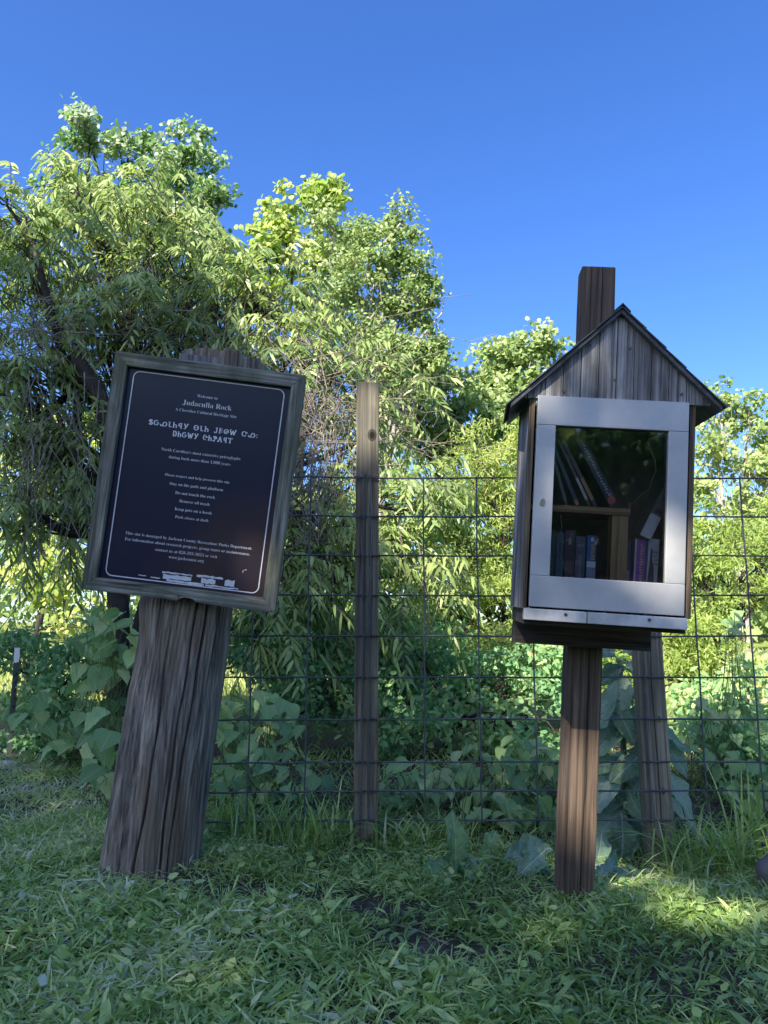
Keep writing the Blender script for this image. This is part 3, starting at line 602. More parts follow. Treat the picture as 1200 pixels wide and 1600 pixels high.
V_ = np.stack([ax[..., 0] + r * np.cos(TH), ax[..., 1] + r * np.sin(TH), ax[..., 2] + topj], -1).reshape(-1, 3)
I = np.arange(nv - 1)[:, None] * nu; J = np.arange(nu)[None]; J2 = (J + 1) % nu
a_, b_, c_, d_ = (I + J).ravel(), (I + J2).ravel(), (I + nu + J2).ravel(), (I + nu + J).ravel()
T_ = np.concatenate([np.stack([a_, b_, c_], 1), np.stack([a_, c_, d_], 1)])
cap = np.stack([np.full(nu, len(V_)), (nv - 1) * nu + np.arange(nu), (nv - 1) * nu + (np.arange(nu) + 1) % nu], 1)
V_ = np.concatenate([V_, [A1 + np.array([0, 0, -0.03])]]); T_ = np.concatenate([T_, cap])
lo = np_mesh('log_post', V_, T_, M['log'], sign); lo.data.polygons.foreach_set('use_smooth', [True] * len(T_))
def s_loc(x, y, z): return S_O + S_M @ Vector((x, y, z)) - SB
def s_part(g, name, mat, parent=None, bevel=0, label=None):
    o = g.build(name, mat, parent or sign, bevel=bevel)
    if parent is None: o.location = S_O - SB; o.rotation_euler = S_ROT
    if label: o['label'] = label
    return o
W2, H2, FW = 0.307, 0.3835, 0.043
def wob(n, a): return [random.uniform(-a, a) for _ in range(n)]
for nm, poly, mt in (('frame_rail', [(-W2, H2), (-W2 + FW, H2 - FW), (W2 - FW, H2 - FW), (W2, H2)], 'frame'),
                     ('frame_rail', None, 'frame'),
                     ('frame_stile', [(-W2, -H2), (-W2 + FW, -H2 + FW), (-W2 + FW, H2 - FW), (-W2, H2)], 'frame_v'),
                     ('frame_stile', [(W2, H2), (W2 - FW, H2 - FW), (W2 - FW, -H2 + FW), (W2, -H2)], 'frame_v')):
    g = G()
    if poly is None:        # lower rail with a rotten bite out of its edge
        poly = [(-W2, -H2), (-0.05, -H2 + 0.002), (-0.005, -H2), (0.004, -H2 + 0.008), (0.02, -H2 + 0.014), (0.045, -H2 + 0.012), (0.055, -H2 + 0.003), (0.15, -H2), (W2, -H2), (W2 - FW, -H2 + FW), (-W2 + FW, -H2 + FW)]
    g.prism(poly, -0.020, 0.022)
    s_part(g, nm, M[mt], bevel=0.002)
g = G(); g.box(-0.115, 0.015, 0.024, 0.046, -0.3, 0.413); s_part(g, 'back_board', M['grey_board'], bevel=0.002)
g = G(); g.box(-0.19, 0.2, 0.024, 0.05, -0.2, -0.12); s_part(g, 'mounting_cleat', M['grey_board'], bevel=0.002)
for (x, z) in ((-0.113, 0.362), (0.0, -0.367), (0.29, 0.37)):
    g = G(); g.tube([(x, -0.0225, z), (x, -0.015, z)], 0.0045, 10); s_part(g, 'screw', M['screw'])
g = G(); g.box(-W2 + FW - 0.004, W2 - FW + 0.004, 0.000, 0.008, -H2 + FW - 0.004, H2 - FW + 0.004)
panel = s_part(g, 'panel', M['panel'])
# border line
def rrect(x0, x1, z0, z1, r, n=6):
    pts = []
    for cx, cz, a0 in ((x1 - r, z1 - r, 0), (x0 + r, z1 - r, 90), (x0 + r, z0 + r, 180), (x1 - r, z0 + r, 270)):
        for i in range(n + 1):
            a = R_(a0 + 90 * i / n); pts.append((cx + r * math.cos(a), cz + r * math.sin(a)))
    return pts
g = G(); o1 = rrect(-0.2455, 0.2455, -0.332, 0.332, 0.022); o2 = rrect(-0.2422, 0.2422, -0.3287, 0.3287, 0.0187); n_ = len(o1)
g.add([(p[0], -0.0012, p[1]) for p in o1 + o2], [(i, i + n_, (i + 1) % n_ + n_, (i + 1) % n_) for i in range(n_)])
s_part(g, 'border_line', M['letter'], panel)
# lettering (serif forms)
def serif(s):
    o = ''
    for ch in s:
        if 'A' <= ch <= 'Z': o += chr(0x1D400 + ord(ch) - 65)
        elif 'a' <= ch <= 'z': o += chr(0x1D41A + ord(ch) - 97)
        elif '0' <= ch <= '9': o += chr(0x1D7CE + ord(ch) - 48)
        else: o += ch
    return o
LINES = [("Welcome to", 0.0, 0.2746, 0.066), ("Judaculla Rock", 0.003, 0.2475, 0.158), ("A Cherokee Cultural Heritage Site", 0.0025, 0.2228, 0.198),
         ("North Carolina's most extensive petroglyphs", 0.0042, 0.0895, 0.255), ("dating back more than 1,000 years", 0.003, 0.0675, 0.198),
         ("Please respect and help preserve this site", 0.003, 0.0098, 0.207), ("Stay on the path and platform", 0.004, -0.017, 0.172), ("Do not touch the rock", 0.004, -0.044, 0.128),
         ("Remove all trash", 0.005, -0.0687, 0.097), ("Keep pets on a leash", 0.0047, -0.0955, 0.118), ("Park closes at dark", 0.004, -0.1206, 0.107),
         ("This site is managed by Jackson County Recreation/ Parks Department.", 0.004, -0.1915, 0.406), ("For information about research projects, group tours or maintenance,", 0.002, -0.2105, 0.400),
         ("contact us at 828-293-3053 or visit", 0.001, -0.2320, 0.198), ("www.jacksonnc.org", 0.0034, -0.2505, 0.112)]
for s_, cx, cz, wdt in LINES:
    cu = bpy.data.curves.new('lettering', 'FONT'); cu.body = serif(s_); cu.offset = -0.011; cu.fill_mode = 'FRONT'; cu.resolution_u = 3
    tmp = bpy.data.objects.new('lettering', cu); col.objects.link(tmp)
    dg = bpy.context.evaluated_depsgraph_get(); me = bpy.data.meshes.new_from_object(tmp.evaluated_get(dg))
    bpy.data.objects.remove(tmp); bpy.data.curves.remove(cu)
    co = np.zeros(len(me.vertices) * 3); me.vertices.foreach_get('co', co); co = co.reshape(-1, 3)
    k = wdt / (co[:, 0].max() - co[:, 0].min()); mid = (co[:, 0].max() + co[:, 0].min()) / 2
    out = np.stack([(co[:, 0] - mid) * k + cx, np.full(len(co), -0.0013), (co[:, 1] - 0.24) * k + cz], 1)
    me.vertices.foreach_set('co', out.ravel()); me.update(); me.materials.clear(); me.materials.append(M['letter'])
    link(bpy.data.objects.new('lettering', me), panel)
# the two lines of syllabary, drawn as strokes in a 0..1 cell
def arc(cx, cy, rx, ry, a0, a1, n=12): return [(cx + rx * math.cos(R_(a0 + (a1 - a0) * i / n)), cy + ry * math.sin(R_(a0 + (a1 - a0) * i / n))) for i in range(n + 1)]
GL = {
 'S': ([arc(0.33, 0.74, 0.24, 0.22, 20, 270) + arc(0.33, 0.27, 0.26, 0.25, 90, -160), [(0.33, 1.02), (0.33, -0.02)]], 0.66),
 'G': ([arc(0.38, 0.5, 0.34, 0.46, 50, 330), [(0.36, 0.52), (0.86, 0.52)], [(0.68, 0.52), (0.68, 0.2)]], 0.9),
 'w': ([arc(0.2, 0.28, 0.16, 0.26, 170, 360), arc(0.52, 0.28, 0.16, 0.26, 180, 300), arc(0.72, 0.42, 0.28, 0.40, -120, 190)], 1.1),
 'l': ([[(0.2, 0.95), (0.2, 0.1)], arc(0.36, 0.18, 0.16, 0.16, 180, 340), [(0.05, 0.95), (0.3, 0.95)]], 0.6),
 'h': ([[(0.14, 1.0), (0.14, 0.0)], [(0.02, 1.0), (0.14, 1.0)], arc(0.36, 0.34, 0.21, 0.26, 170, 0) + [(0.57, 0.0)], [(0.02, 0.0), (0.26, 0.0)]], 0.7),
 'q': ([[(0.5, 1.0), (0.5, 0.0)], arc(0.32, 0.68, 0.2, 0.24, 60, 280), [(0.1, 0.35), (0.62, 0.35)], [(0.4, 0.0), (0.64, 0.0)]], 0.75),
 'y': ([[(0.08, 0.98), (0.32, 0.40)], [(0.62, 0.98), (0.24, 0.0), (0.06, 0.02)], [(0.5, 0.98), (0.72, 0.98)]], 0.8),
 'O': ([arc(0.36, 0.5, 0.32, 0.46, 0, 360, 20), [(0.12, 0.5), (0.60, 0.5)]], 0.8),
 'J': ([[(0.42, 1.0), (0.42, 0.2)], arc(0.24, 0.2, 0.18, 0.2, 0, -170), [(0.24, 1.0), (0.56, 1.0)]], 0.62),
 'E': ([[(0.16, 1.0), (0.16, 0.0)], [(0.16, 0.98), (0.5, 0.98)], [(0.05, 0.5), (0.40, 0.5)], [(0.0, 0.0), (0.3, 0.0)], [(0.5, 0.65), (0.5, 0.72)], [(0.5, 0.25), (0.5, 0.32)]], 0.66),
 'o': ([arc(0.38, 0.48, 0.32, 0.42, -30, 300, 18), arc(0.50, 0.3, 0.16, 0.2, 200, 20)], 0.84),
 'W': ([[(0.02, 0.98), (0.26, 0.0), (0.46, 0.8), (0.66, 0.0), (0.9, 0.98)], [(0.0, 0.98), (0.14, 0.98)], [(0.8, 0.98), (0.98, 0.98)]], 1.05),
 'C': ([arc(0.38, 0.5, 0.32, 0.46, 40, 330), [(0.66, 0.8), (0.66, 0.56)], arc(0.76, 0.66, 0.10, 0.12, 180, 20)], 0.92),
 ':': ([[(0.12, 0.55), (0.12, 0.62)], [(0.12, 0.08), (0.12, 0.15)]], 0.25),
 'D': ([[(0.14, 1.0), (0.14, 0.0)], [(0.02, 1.0), (0.3, 1.0)] + arc(0.3, 0.5, 0.34, 0.5, 90, -90) + [(0.02, 0.0)]], 0.76),
 'c': ([arc(0.36, 0.5, 0.3, 0.46, 70, 300), arc(0.60, 0.62, 0.10, 0.12, 150, -150)], 0.8),
 'P': ([arc(0.40, 0.70, 0.26, 0.26, 180, -60), [(0.40, 0.96), (0.34, 0.2)], arc(0.22, 0.15, 0.13, 0.15, 20, -170), arc(0.62, 0.60, 0.1, 0.1, 200, -30)], 0.84),
 'A': ([[(0.1, 0.0), (0.36, 0.98), (0.66, 0.0)], arc(0.06, 0.08, 0.07, 0.08, 0, 330), [(0.54, 0.0), (0.8, 0.0)]], 0.84),
 'T': ([[(0.36, 0.98), (0.36, 0.0)], [(0.04, 0.82), (0.04, 0.98), (0.68, 0.98), (0.68, 0.82)], [(0.22, 0.0), (0.5, 0.0)]], 0.76),
 ' ': ([], 0.55)}
def glyph_line(txt, cx, cz, wdt, hgt, name='lettering'):
    tot = sum(GL[c][1] for c in txt) + 0.14 * (len(txt) - 1); k = wdt / tot; x = cx - wdt / 2; g = G()
    for c in txt:
        strokes, adv = GL[c]
        for st in strokes:
            pts = [(x + px * k, cz + (py - 0.5) * hgt) for px, py in st]
            for (a, b) in zip(pts[:-1], pts[1:]):
                dx, dz = b[0] - a[0], b[1] - a[1]; L = math.hypot(dx, dz) + 1e-9
                hw = 0.0007 + 0.0011 * abs(dz) / L                      # thick uprights, thin bars
                nx_, nz_ = -dz / L * hw, dx / L * hw; ex, ez = dx / L * 0.0006, dz / L * 0.0006
                lift = -0.0014 - 0.00003 * (len(g.f) % 20)
                g.add([(a[0] - nx_ - ex, lift, a[1] - nz_ - ez), (b[0] - nx_ + ex, lift, b[1] - nz_ + ez), (b[0] + nx_ + ex, lift, b[1] + nz_ + ez), (a[0] + nx_ - ex, lift, a[1] + nz_ - ez)], [(0, 1, 2, 3)])
        x += (adv + 0.14) * k
    return s_part(g, name, M['letter'], panel)
glyph_line('SGwlhqy Olh JEoW Cw:', 0.001, 0.1725, 0.352, 0.0165)
glyph_line('DhGWy chPAqT', 0.002, 0.1450, 0.192, 0.0165)
# white flakes of a torn sticker near the foot of the panel
def ragged(x0, x1, z0, z1, n=9, a=0.0022):
    top = [(x0 + (x1 - x0) * i / n, z1 + random.uniform(-a, a)) for i in range(n + 1)]; bot = [(x0 + (x1 - x0) * i / n, z0 + random.uniform(-a, a)) for i in range(n + 1)]
    return bot, top
fl = [(-0.066, 0.030, -0.3015, -0.2965), (-0.062, 0.028, -0.318, -0.305), (0.044, 0.128, -0.3005, -0.294), (0.060, 0.105, -0.318, -0.304), (0.135, 0.166, -0.318, -0.300), (-0.05, 0.07, -0.326, -0.321), (0.02, 0.065, -0.3285, -0.326),
      (0.075, 0.125, -0.327, -0.3215), (0.12, 0.18, -0.3265, -0.322), (-0.10, -0.07, -0.322, -0.319), (-0.14, -0.115, -0.3195, -0.317)]
for q, (x0, x1, z0, z1) in enumerate(fl):
    bt, tp = ragged(x0, x1, z0, z1, 10, min(0.0022, (z1 - z0) * 0.3)); g = G(); m_ = len(bt)
    yv = -0.0017 - 0.00012 * q
    g.add([(p[0], yv, p[1]) for p in bt + tp], [(i, i + 1, i + 1 + m_, i + m_) for i in range(m_ - 1)]); s_part(g, 'sticker_flake', M['residue'], panel)
g = G(); g.tube([(0.190, -0.001, -0.262), (0.187, -0.0015, -0.267), (0.189, -0.001, -0.271)], 0.0012, 4); g.tube([(0.193, -0.001, -0.261), (0.198, -0.0015, -0.2605)], 0.0013, 4); s_part(g, 'chip', M['residue'], panel)

# ------------------------------------------------------------------ little book box on its post
L_ROT = Euler((R_(3.68), R_(3.8), R_(-2.72)), 'XYZ'); L_O = Vector((0.5824, 1.97, 1.0408)); L_M = L_ROT.to_matrix()
LB = Vector((0.005, 0.31, -1.045))
lib = thing('book_box', 'small gabled book exchange box with a grey framed glass door on a square timber post', 'book box', L_O + L_M @ LB, L_ROT)
def l_part(g, name, mat, parent=None, bevel=0, smooth=False):
    o = g.build(name, mat, parent or lib, bevel=bevel, smooth=smooth)
    if parent is None: o.location = -LB
    return o
def l_box(name, x0, x1, y0, y1, z0, z1, mat, parent=None, bevel=0.0015):
    sx, sy, sz = x1 - x0, y1 - y0, z1 - z0
    g = G(); g.box(-sx/2, sx/2, -sy/2, sy/2, -sz/2, sz/2); o = g.build(name, M[mat], parent or lib, bevel=bevel)
    o.location = Vector(((x0+x1)/2, (y0+y1)/2, (z0+z1)/2)) - (LB if parent is None else Vector((0, 0, 0)))
    return o
beam('post', 0.101, 0.072, 1.957, M['lib_post'], lib, Vector((0.010, 0.297, -0.2215)) - LB, bevel=0.005, rough=0.0012)
l_box('ledger', -0.203, 0.180, 0.205, 0.258, -0.384, -0.323, 'dark_wood', bevel=0.003)
l_box('floor_board', -0.205, 0.205, 0.0, 0.25, -0.322, -0.284, 'dark_wood')
l_box('side_wall', -0.2135, -0.1985, 0.0, 0.235, -0.283, 0.285, 'side')
l_box('side_wall', 0.1995, 0.2135, 0.0, 0.235, -0.283, 0.285, 'side')
l_box('corner_strip', -0.2150, -0.2000, -0.010, -0.0005, -0.283, 0.268, 'edge', bevel=0.001)
l_box('corner_strip', 0.2010, 0.2150, -0.010, -0.0005, -0.283, 0.268, 'edge', bevel=0.001)
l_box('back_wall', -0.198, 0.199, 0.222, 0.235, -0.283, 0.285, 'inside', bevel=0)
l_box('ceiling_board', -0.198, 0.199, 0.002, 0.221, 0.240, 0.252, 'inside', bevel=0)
l_box('trim_board', -0.2075, -0.0505, -0.032, -0.002, -0.3105, -0.2815, 'white_trim', bevel=0.0025)
l_box('trim_board', -0.0475, 0.1995, -0.032, -0.002, -0.3105, -0.2815, 'white_trim', bevel=0.0025)
l_box('trim_joint', -0.0503, -0.0477, -0.030, -0.003, -0.310, -0.282, 'rust', bevel=0)
for x in (-0.103, 0.105):
    g = G(); g.tube([(x, -0.034, -0.2915), (x, -0.028, -0.2915)], 0.0042, 10); l_part(g, 'screw', M['screw'])
# door
door = thing('door', None, None); del_keys = [k for k in ('label', 'category') if k in door.keys()]
door.parent = lib; door.location = -LB
def d_box(name, x0, x1, y0, y1, z0, z1, mat, bevel=0.0018): return l_box(name, x0, x1, y0, y1, z0, z1, mat, door, bevel)
d_box('rail', -0.1945, 0.1945, -0.022, -0.003, 0.1965, 0.2740, 'door'); d_box('rail', -0.1945, 0.1945, -0.022, -0.003, -0.2765, -0.1970, 'door')
d_box('stile', -0.1945, -0.1455, -0.0217, -0.003, -0.1967, 0.1962, 'door'); d_box('stile', 0.1440, 0.1945, -0.0217, -0.003, -0.1967, 0.1962, 'door')
g = G(); g.box(-0.1458, 0.1443, -0.0100, -0.0070, -0.1972, 0.1967); g.build('pane', M['pane'], door)
g = G()
pts = [(-0.1725 + 0.0055 * math.cos(a) + 0.002 * math.sin(a), -0.0265, -0.007 + 0.009 * math.sin(a)) for a in np.linspace(0, 2 * math.pi, 16, endpoint=False)]
g.add(pts + [(p[0], -0.0215, p[2]) for p in pts], [tuple(range(15, -1, -1))] + [(i, (i + 1) % 16, (i + 1) % 16 + 16, i + 16) for i in range(16)]); g.build('latch_plug', plain('latch_olive', (0.16, 0.17, 0.12), 0.6), door)
# gable planks under the roof
RX, RZ = 0.0112, 0.5204; EL = (-0.2660, 0.2540); ER = (0.2740, 0.2720)
def roof_z(x, drop): 
    if x < RX: return RZ + (x - RX) / (EL[0] - RX) * (EL[1] - RZ) - drop
    return RZ + (x - RX) / (ER[0] - RX) * (ER[1] - RZ) - drop
edges = [-0.246] + [-0.2215 + 0.0455 * i for i in range(11)] + [0.252]
for i in range(len(edges) - 1):
    x0, x1 = edges[i] + 0.0012, edges[i + 1] - 0.0012; zb = 0.268 + random.uniform(-0.001, 0.001) + 0.004 * (x0 + 0.25)
    if max(roof_z(x0, 0.02), roof_z(x1, 0.02)) < zb + 0.004: continue
    top = [(x1, max(zb + 0.001, roof_z(x1, 0.019)))]
    if x0 < RX < x1: top.append((RX, RZ - 0.019))
    top.append((x0, max(zb + 0.001, roof_z(x0, 0.019))))
    g = G(); yf = -0.016 + random.uniform(-0.0012, 0.0012); g.prism([(x0, zb), (x1, zb)] + top, yf, -0.002); pk = l_part(g, 'plank', M['plank'])
    bx_ = x1 - 0.0055                                       # the bead run along one edge
    if roof_z(bx_, 0.02) > zb + 0.012:
        g = G(); g.tube([(bx_, yf - 0.0002, zb + 0.001), (bx_, yf - 0.0002, roof_z(bx_, 0.024))], 0.0020, 6); b_ = g.build('bead', M['plank'], pk)
for (x, z) in ((-0.062, 0.420), (0.040, 0.412), (0.002, 0.325), (0.175, 0.296), (-0.13, 0.29)):
    g = G(); g.tube([(x, -0.0195, z), (x, -0.014, z)], 0.0036, 10); l_part(g, 'screw', M['screw'])
# roof: two slopes, each a deck with overlapping strips and a worn front edge
for sgn, E_ in ((-1, EL), (1, ER)):
    g = G(); dz = 0.013
    g.prism([(RX, RZ - dz - 0.006), (E_[0], E_[1] - dz - 0.006), (E_[0], E_[1] - 0.006), (RX, RZ - 0.006)][::sgn], -0.034, 0.300)
    deck = l_part(g, 'roof_slope', M['roof_edge'], bevel=0.001)
    nst = 5; dx, dzv = E_[0] - RX, E_[1] - RZ; L = math.hypot(dx, dzv); nx_, nz_ = -dzv / L * sgn, dx / L * sgn
    if nz_ < 0: nx_, nz_ = -nx_, -nz_
    for k in range(nst):
        t0, t1 = k / nst, (k + 1) / nst + 0.03
        a = (RX + dx * t0, RZ - 0.006 + dzv * t0); b = (RX + dx * t1, RZ - 0.006 + dzv * t1)
        lo_, hi_ = 0.0005 + 0.0003 * k, 0.006
        poly = [(a[0] + nx_ * lo_, a[1] + nz_ * lo_), (b[0] + nx_ * 0.0025, b[1] + nz_ * 0.0025), (b[0] + nx_ * hi_, b[1] + nz_ * hi_), (a[0] + nx_ * 0.0030, a[1] + nz_ * 0.0030)]
        g = G(); g.prism(poly if sgn < 0 else poly[::-1], -0.040 + random.uniform(-0.004, 0.004), 0.304); g.build('shingle_strip', M['roof'], deck)
def skew(o):
    for v in o.data.vertices:
        if v.co.x < RX and v.co.y > 0.2:
            k = (RX - v.co.x) / (RX - EL[0]); v.co.x += 0.024 * k; v.co.z += 0.023 * k
for o in lib.children:
    if o.name.startswith('roof_slope'):
        skew(o)
        for q in o.children: skew(q)
g = G(); g.prism([(RX - 0.022, RZ - 0.020), (RX, RZ + 0.003), (RX + 0.022, RZ - 0.018), (RX + 0.021, RZ - 0.0145), (RX, RZ + 0.0065), (RX - 0.023, RZ - 0.0165)], -0.041, 0.305); l_part(g, 'ridge_cap', M['roof'])
# inside: shelf and upright
l_box('shelf', -0.1975, 0.0690, 0.040, 0.215, -0.0225, -0.0045, 'shelf', bevel=0.001)
l_box('shelf_upright', 0.0225, 0.0655, 0.045, 0.090, -0.2835, -0.0230, 'shelf_v', bevel=0.001)
l_box('shelf_lip', 0.0640, 0.0690, 0.040, 0.060, -0.0040, 0.0130, 'shelf_v', bevel=0.0005)

# books: each a thing, standing or leaning in the box
BC = {}
def bmat(c):
    if c not in BC: BC[c] = plain('book_cover', c, 0.45, var=0.12, scale=40)
    return BC[c]
PAGES = plain('book_pages', (0.62, 0.57, 0.46), 0.9)
def book(label, x, y, z, th_, hgt, dep, c, lean=0.0, bands=(), turn=0.0):
    """x: left edge at the foot; lean in degrees, positive tips the top to the right"""
    root = thing('book', label, 'book', L_O + L_M @ Vector((x, y, z)), (L_M @ Euler((0, R_(lean), R_(turn)), 'XYZ').to_matrix()).to_euler())
    g = G(); t_ = min(0.0022, th_ * 0.2)
    g.box(0, th_, 0, t_, 0, hgt); g.box(0, t_, t_, dep, 0, hgt); g.box(th_ - t_, th_, t_, dep, 0, hgt); g.build('cover', bmat(c), root)
    g = G(); g.box(t_ + 0.0003, th_ - t_ - 0.0003, t_ + 0.0003, dep - 0.003, 0.003, hgt - 0.003); g.build('pages', PAGES, root)
    for (z0, z1, x0, x1, bc) in bands:
        g = G(); g.box(th_ * x0, th_ * x1, -0.0007, -0.0001, hgt * z0, hgt * z1); g.build('spine_print', bmat(bc), root)
    return root
fz = -0.2835
cream, gold, wht = (0.55, 0.50, 0.40), (0.55, 0.33, 0.08), (0.7, 0.7, 0.72)
def letters(z0, z1, n, x0, x1, c): return [(z0 + (z1 - z0) * i / n, z0 + (z1 - z0) * (i + 0.62) / n, x0 + 0.08 * (i % 3 == 1), x1 - 0.1 * (i % 4 == 2), c) for i in range(n)]
book('black spined book at the hinge end of the bottom row', -0.160, 0.062, fz, 0.016, 0.205, 0.13, (0.02, 0.025, 0.035), 0, [(0.2, 0.23, 0.1, 0.9, (0.2, 0.2, 0.22))])
book('dark grey green spined book with faint lines, bottom row', -0.142, 0.060, fz, 0.021, 0.213, 0.13, (0.05, 0.07, 0.075), 0, letters(0.45, 0.75, 7, 0.3, 0.7, (0.18, 0.2, 0.2)))
book('slate blue spined book beside the dark grey green one', -0.119, 0.058, fz, 0.020, 0.208, 0.13, (0.05, 0.10, 0.14), 0, [(0.86, 0.88, 0.05, 0.95, (0.2, 0.25, 0.3))])
book('dark maroon spined book with small square print', -0.096, 0.060, fz, 0.027, 0.215, 0.13, (0.06, 0.02, 0.03), 0, [(0.82, 0.90, 0.35, 0.65, (0.35, 0.3, 0.3)), (0.45, 0.62, 0.2, 0.8, (0.12, 0.06, 0.07)), (0.40, 0.42, 0.1, 0.45, cream), (0.40, 0.42, 0.55, 0.9, cream), (0.50, 0.52, 0.1, 0.45, (0.3, 0.25, 0.22))])
book('dull violet spined book beside the bright blue one', -0.066, 0.063, fz, 0.025, 0.200, 0.12, (0.085, 0.075, 0.12), 0, [(0.45, 0.75, 0.4, 0.6, (0.22, 0.2, 0.25)), (0.86, 0.9, 0.2, 0.8, (0.2, 0.17, 0.22))])
book('bright blue spined paperback with orange lettering against the upright', -0.038, 0.056, fz, 0.024, 0.204, 0.11, (0.015, 0.10, 0.32), 0, letters(0.68, 0.90, 6, 0.42, 0.85, gold) + [(0.58, 0.66, 0.03, 0.97, wht), (0.46, 0.57, 0.03, 0.97, (0.25, 0.3, 0.38)), (0.42, 0.45, 0.03, 0.97, wht), (0.92, 0.97, 0.4, 0.7, wht)])
book('dark navy book squeezed next to the pine upright', 0.0680, 0.070, fz, 0.013, 0.195, 0.12, (0.03, 0.04, 0.08), 0, [(0.45, 0.6, 0.2, 0.8, (0.25, 0.27, 0.33))])
book('purple spined paperback with orange lettering and cream edge', 0.0825, 0.052, fz, 0.029, 0.202, 0.13, (0.24, 0.05, 0.38), 1.2, [(0.0, 1.0, 0.0, 0.16, cream)] + letters(0.40, 0.94, 15, 0.48, 0.78, (0.62, 0.30, 0.16)))
wb = book('white fronted book with a dark figure and lines of print', 0.1130, 0.045, fz, 0.028, 0.204, 0.12, (0.55, 0.56, 0.60), 2.0, letters(0.66, 0.86, 4, 0.42, 0.92, (0.3, 0.31, 0.36)))
g = G(); g.add([(0.002, -0.0012, 0.085), (0.019, -0.0012, 0.085), (0.017, -0.0012, 0.128), (0.011, -0.0012, 0.150), (0.011, -0.0012, 0.178), (0.007, -0.0012, 0.178), (0.005, -0.0012, 0.135)], [(0, 1, 2, 3, 4, 5, 6)]); g.build('cover_figure', bmat((0.03, 0.03, 0.05)), wb)
book('red topped black book standing behind the white fronted one', 0.1180, 0.110, fz, 0.040, 0.224, 0.09, (0.04, 0.04, 0.05), 0, [(0.93, 1.0, 0.22, 0.8, (0.45, 0.04, 0.03)), (0.95, 0.97, 0.45, 0.6, wht)])
book('black book at the latchless end of the bottom row', 0.1680, 0.075, fz, 0.022, 0.205, 0.12, (0.025, 0.025, 0.035), 0, [(0.1 * i, 0.1 * i + 0.03, 0.1, 0.9, (0.10, 0.10, 0.12)) for i in range(4, 9)])
book('dusty grey hardback leaning above the purple paperback', 0.0920, 0.030, -0.072, 0.031, 0.190, 0.11, (0.13, 0.11, 0.11), 24.0, [(0.0, 0.34, 0.02, 0.98, (0.55, 0.53, 0.52)), (0.37, 0.43, 0.25, 0.85, (0.03, 0.03, 0.03))])
sz = -0.0030
book('thin dark blue book at the far lean of the shelf row', -0.1010, 0.055, sz, 0.009, 0.180, 0.12, (0.03, 0.045, 0.07), -17.0, [(0.05, 0.5, 0.2, 0.8, (0.10, 0.13, 0.16))])
book('thin blue grey book leaning in the shelf row with a pink foot', -0.0720, 0.052, sz, 0.010, 0.195, 0.12, (0.045, 0.065, 0.09), -24.0, [(0.0, 0.08, 0.05, 0.95, (0.5, 0.2, 0.18))])
book('thin leaning book with a pale cream lower spine', -0.0410, 0.046, sz, 0.0075, 0.215, 0.12, (0.10, 0.085, 0.08), -27.0, [(0.08, 0.38, 0.05, 0.95, (0.55, 0.56, 0.50)), (0.0, 0.07, 0.0, 1, (0.03, 0.03, 0.03))])
book('thin leaning book with a tan orange lower spine', -0.0270, 0.044, sz, 0.0095, 0.215, 0.12, (0.12, 0.07, 0.05), -28.0, [(0.08, 0.38, 0.05, 0.95, (0.50, 0.25, 0.09)), (0.0, 0.07, 0.0, 1, (0.03, 0.03, 0.03))])
bk = book('black leaning book with a column of pale letters and a red dot', 0.0180, 0.048, sz, 0.0230, 0.215, 0.12, (0.02, 0.02, 0.03), -29.0, letters(0.10, 0.93, 22, 0.36, 0.70, (0.34, 0.34, 0.36)))
g = G(); pts = [(0.0115 + 0.0105 * math.cos(a), -0.0009, 0.016 + 0.0105 * math.sin(a)) for a in np.linspace(0, 2 * math.pi, 20, endpoint=False)]; g.add(pts, [tuple(range(20))]); g.build('spine_dot', bmat((0.50, 0.07, 0.04)), bk)
# dried tendrils that have crept in behind the glass
def strand(label, pts, rad=0.0016):
    g = G(); g.tube([tuple(L_O + L_M @ Vector(p)) for p in pts], rad, 5); o = g.build('dried_tendril', M['dead'], None, True); tag(o, label, 'tendril')
strand('dried tendril curving down the glass above the leaning hardback', [(0.098, 0.004, 0.170), (0.110, 0.006, 0.140), (0.118, 0.004, 0.125), (0.122, 0.006, 0.095), (0.112, 0.004, 0.072), (0.106, 0.005, 0.045), (0.085, 0.005, 0.030), (0.072, 0.006, 0.010), (0.062, 0.008, 0.002)])
strand('short dried tendril near the top of the glass', [(0.055, 0.004, 0.155), (0.058, 0.004, 0.163), (0.070, 0.004, 0.168), (0.078, 0.004, 0.172)], 0.0014)
strand('dried tendril curled over the dark books of the bottom row', [(-0.118, 0.010, -0.035), (-0.114, 0.010, -0.07), (-0.125, 0.012, -0.10), (-0.12, 0.012, -0.13), (-0.105, 0.012, -0.16), (-0.10, 0.012, -0.19)], 0.0014)
strand('hooked dried tendril in front of the slate blue book', [(-0.128, 0.010, -0.105), (-0.11, 0.010, -0.108), (-0.094, 0.010, -0.095), (-0.088, 0.010, -0.078)], 0.0015)

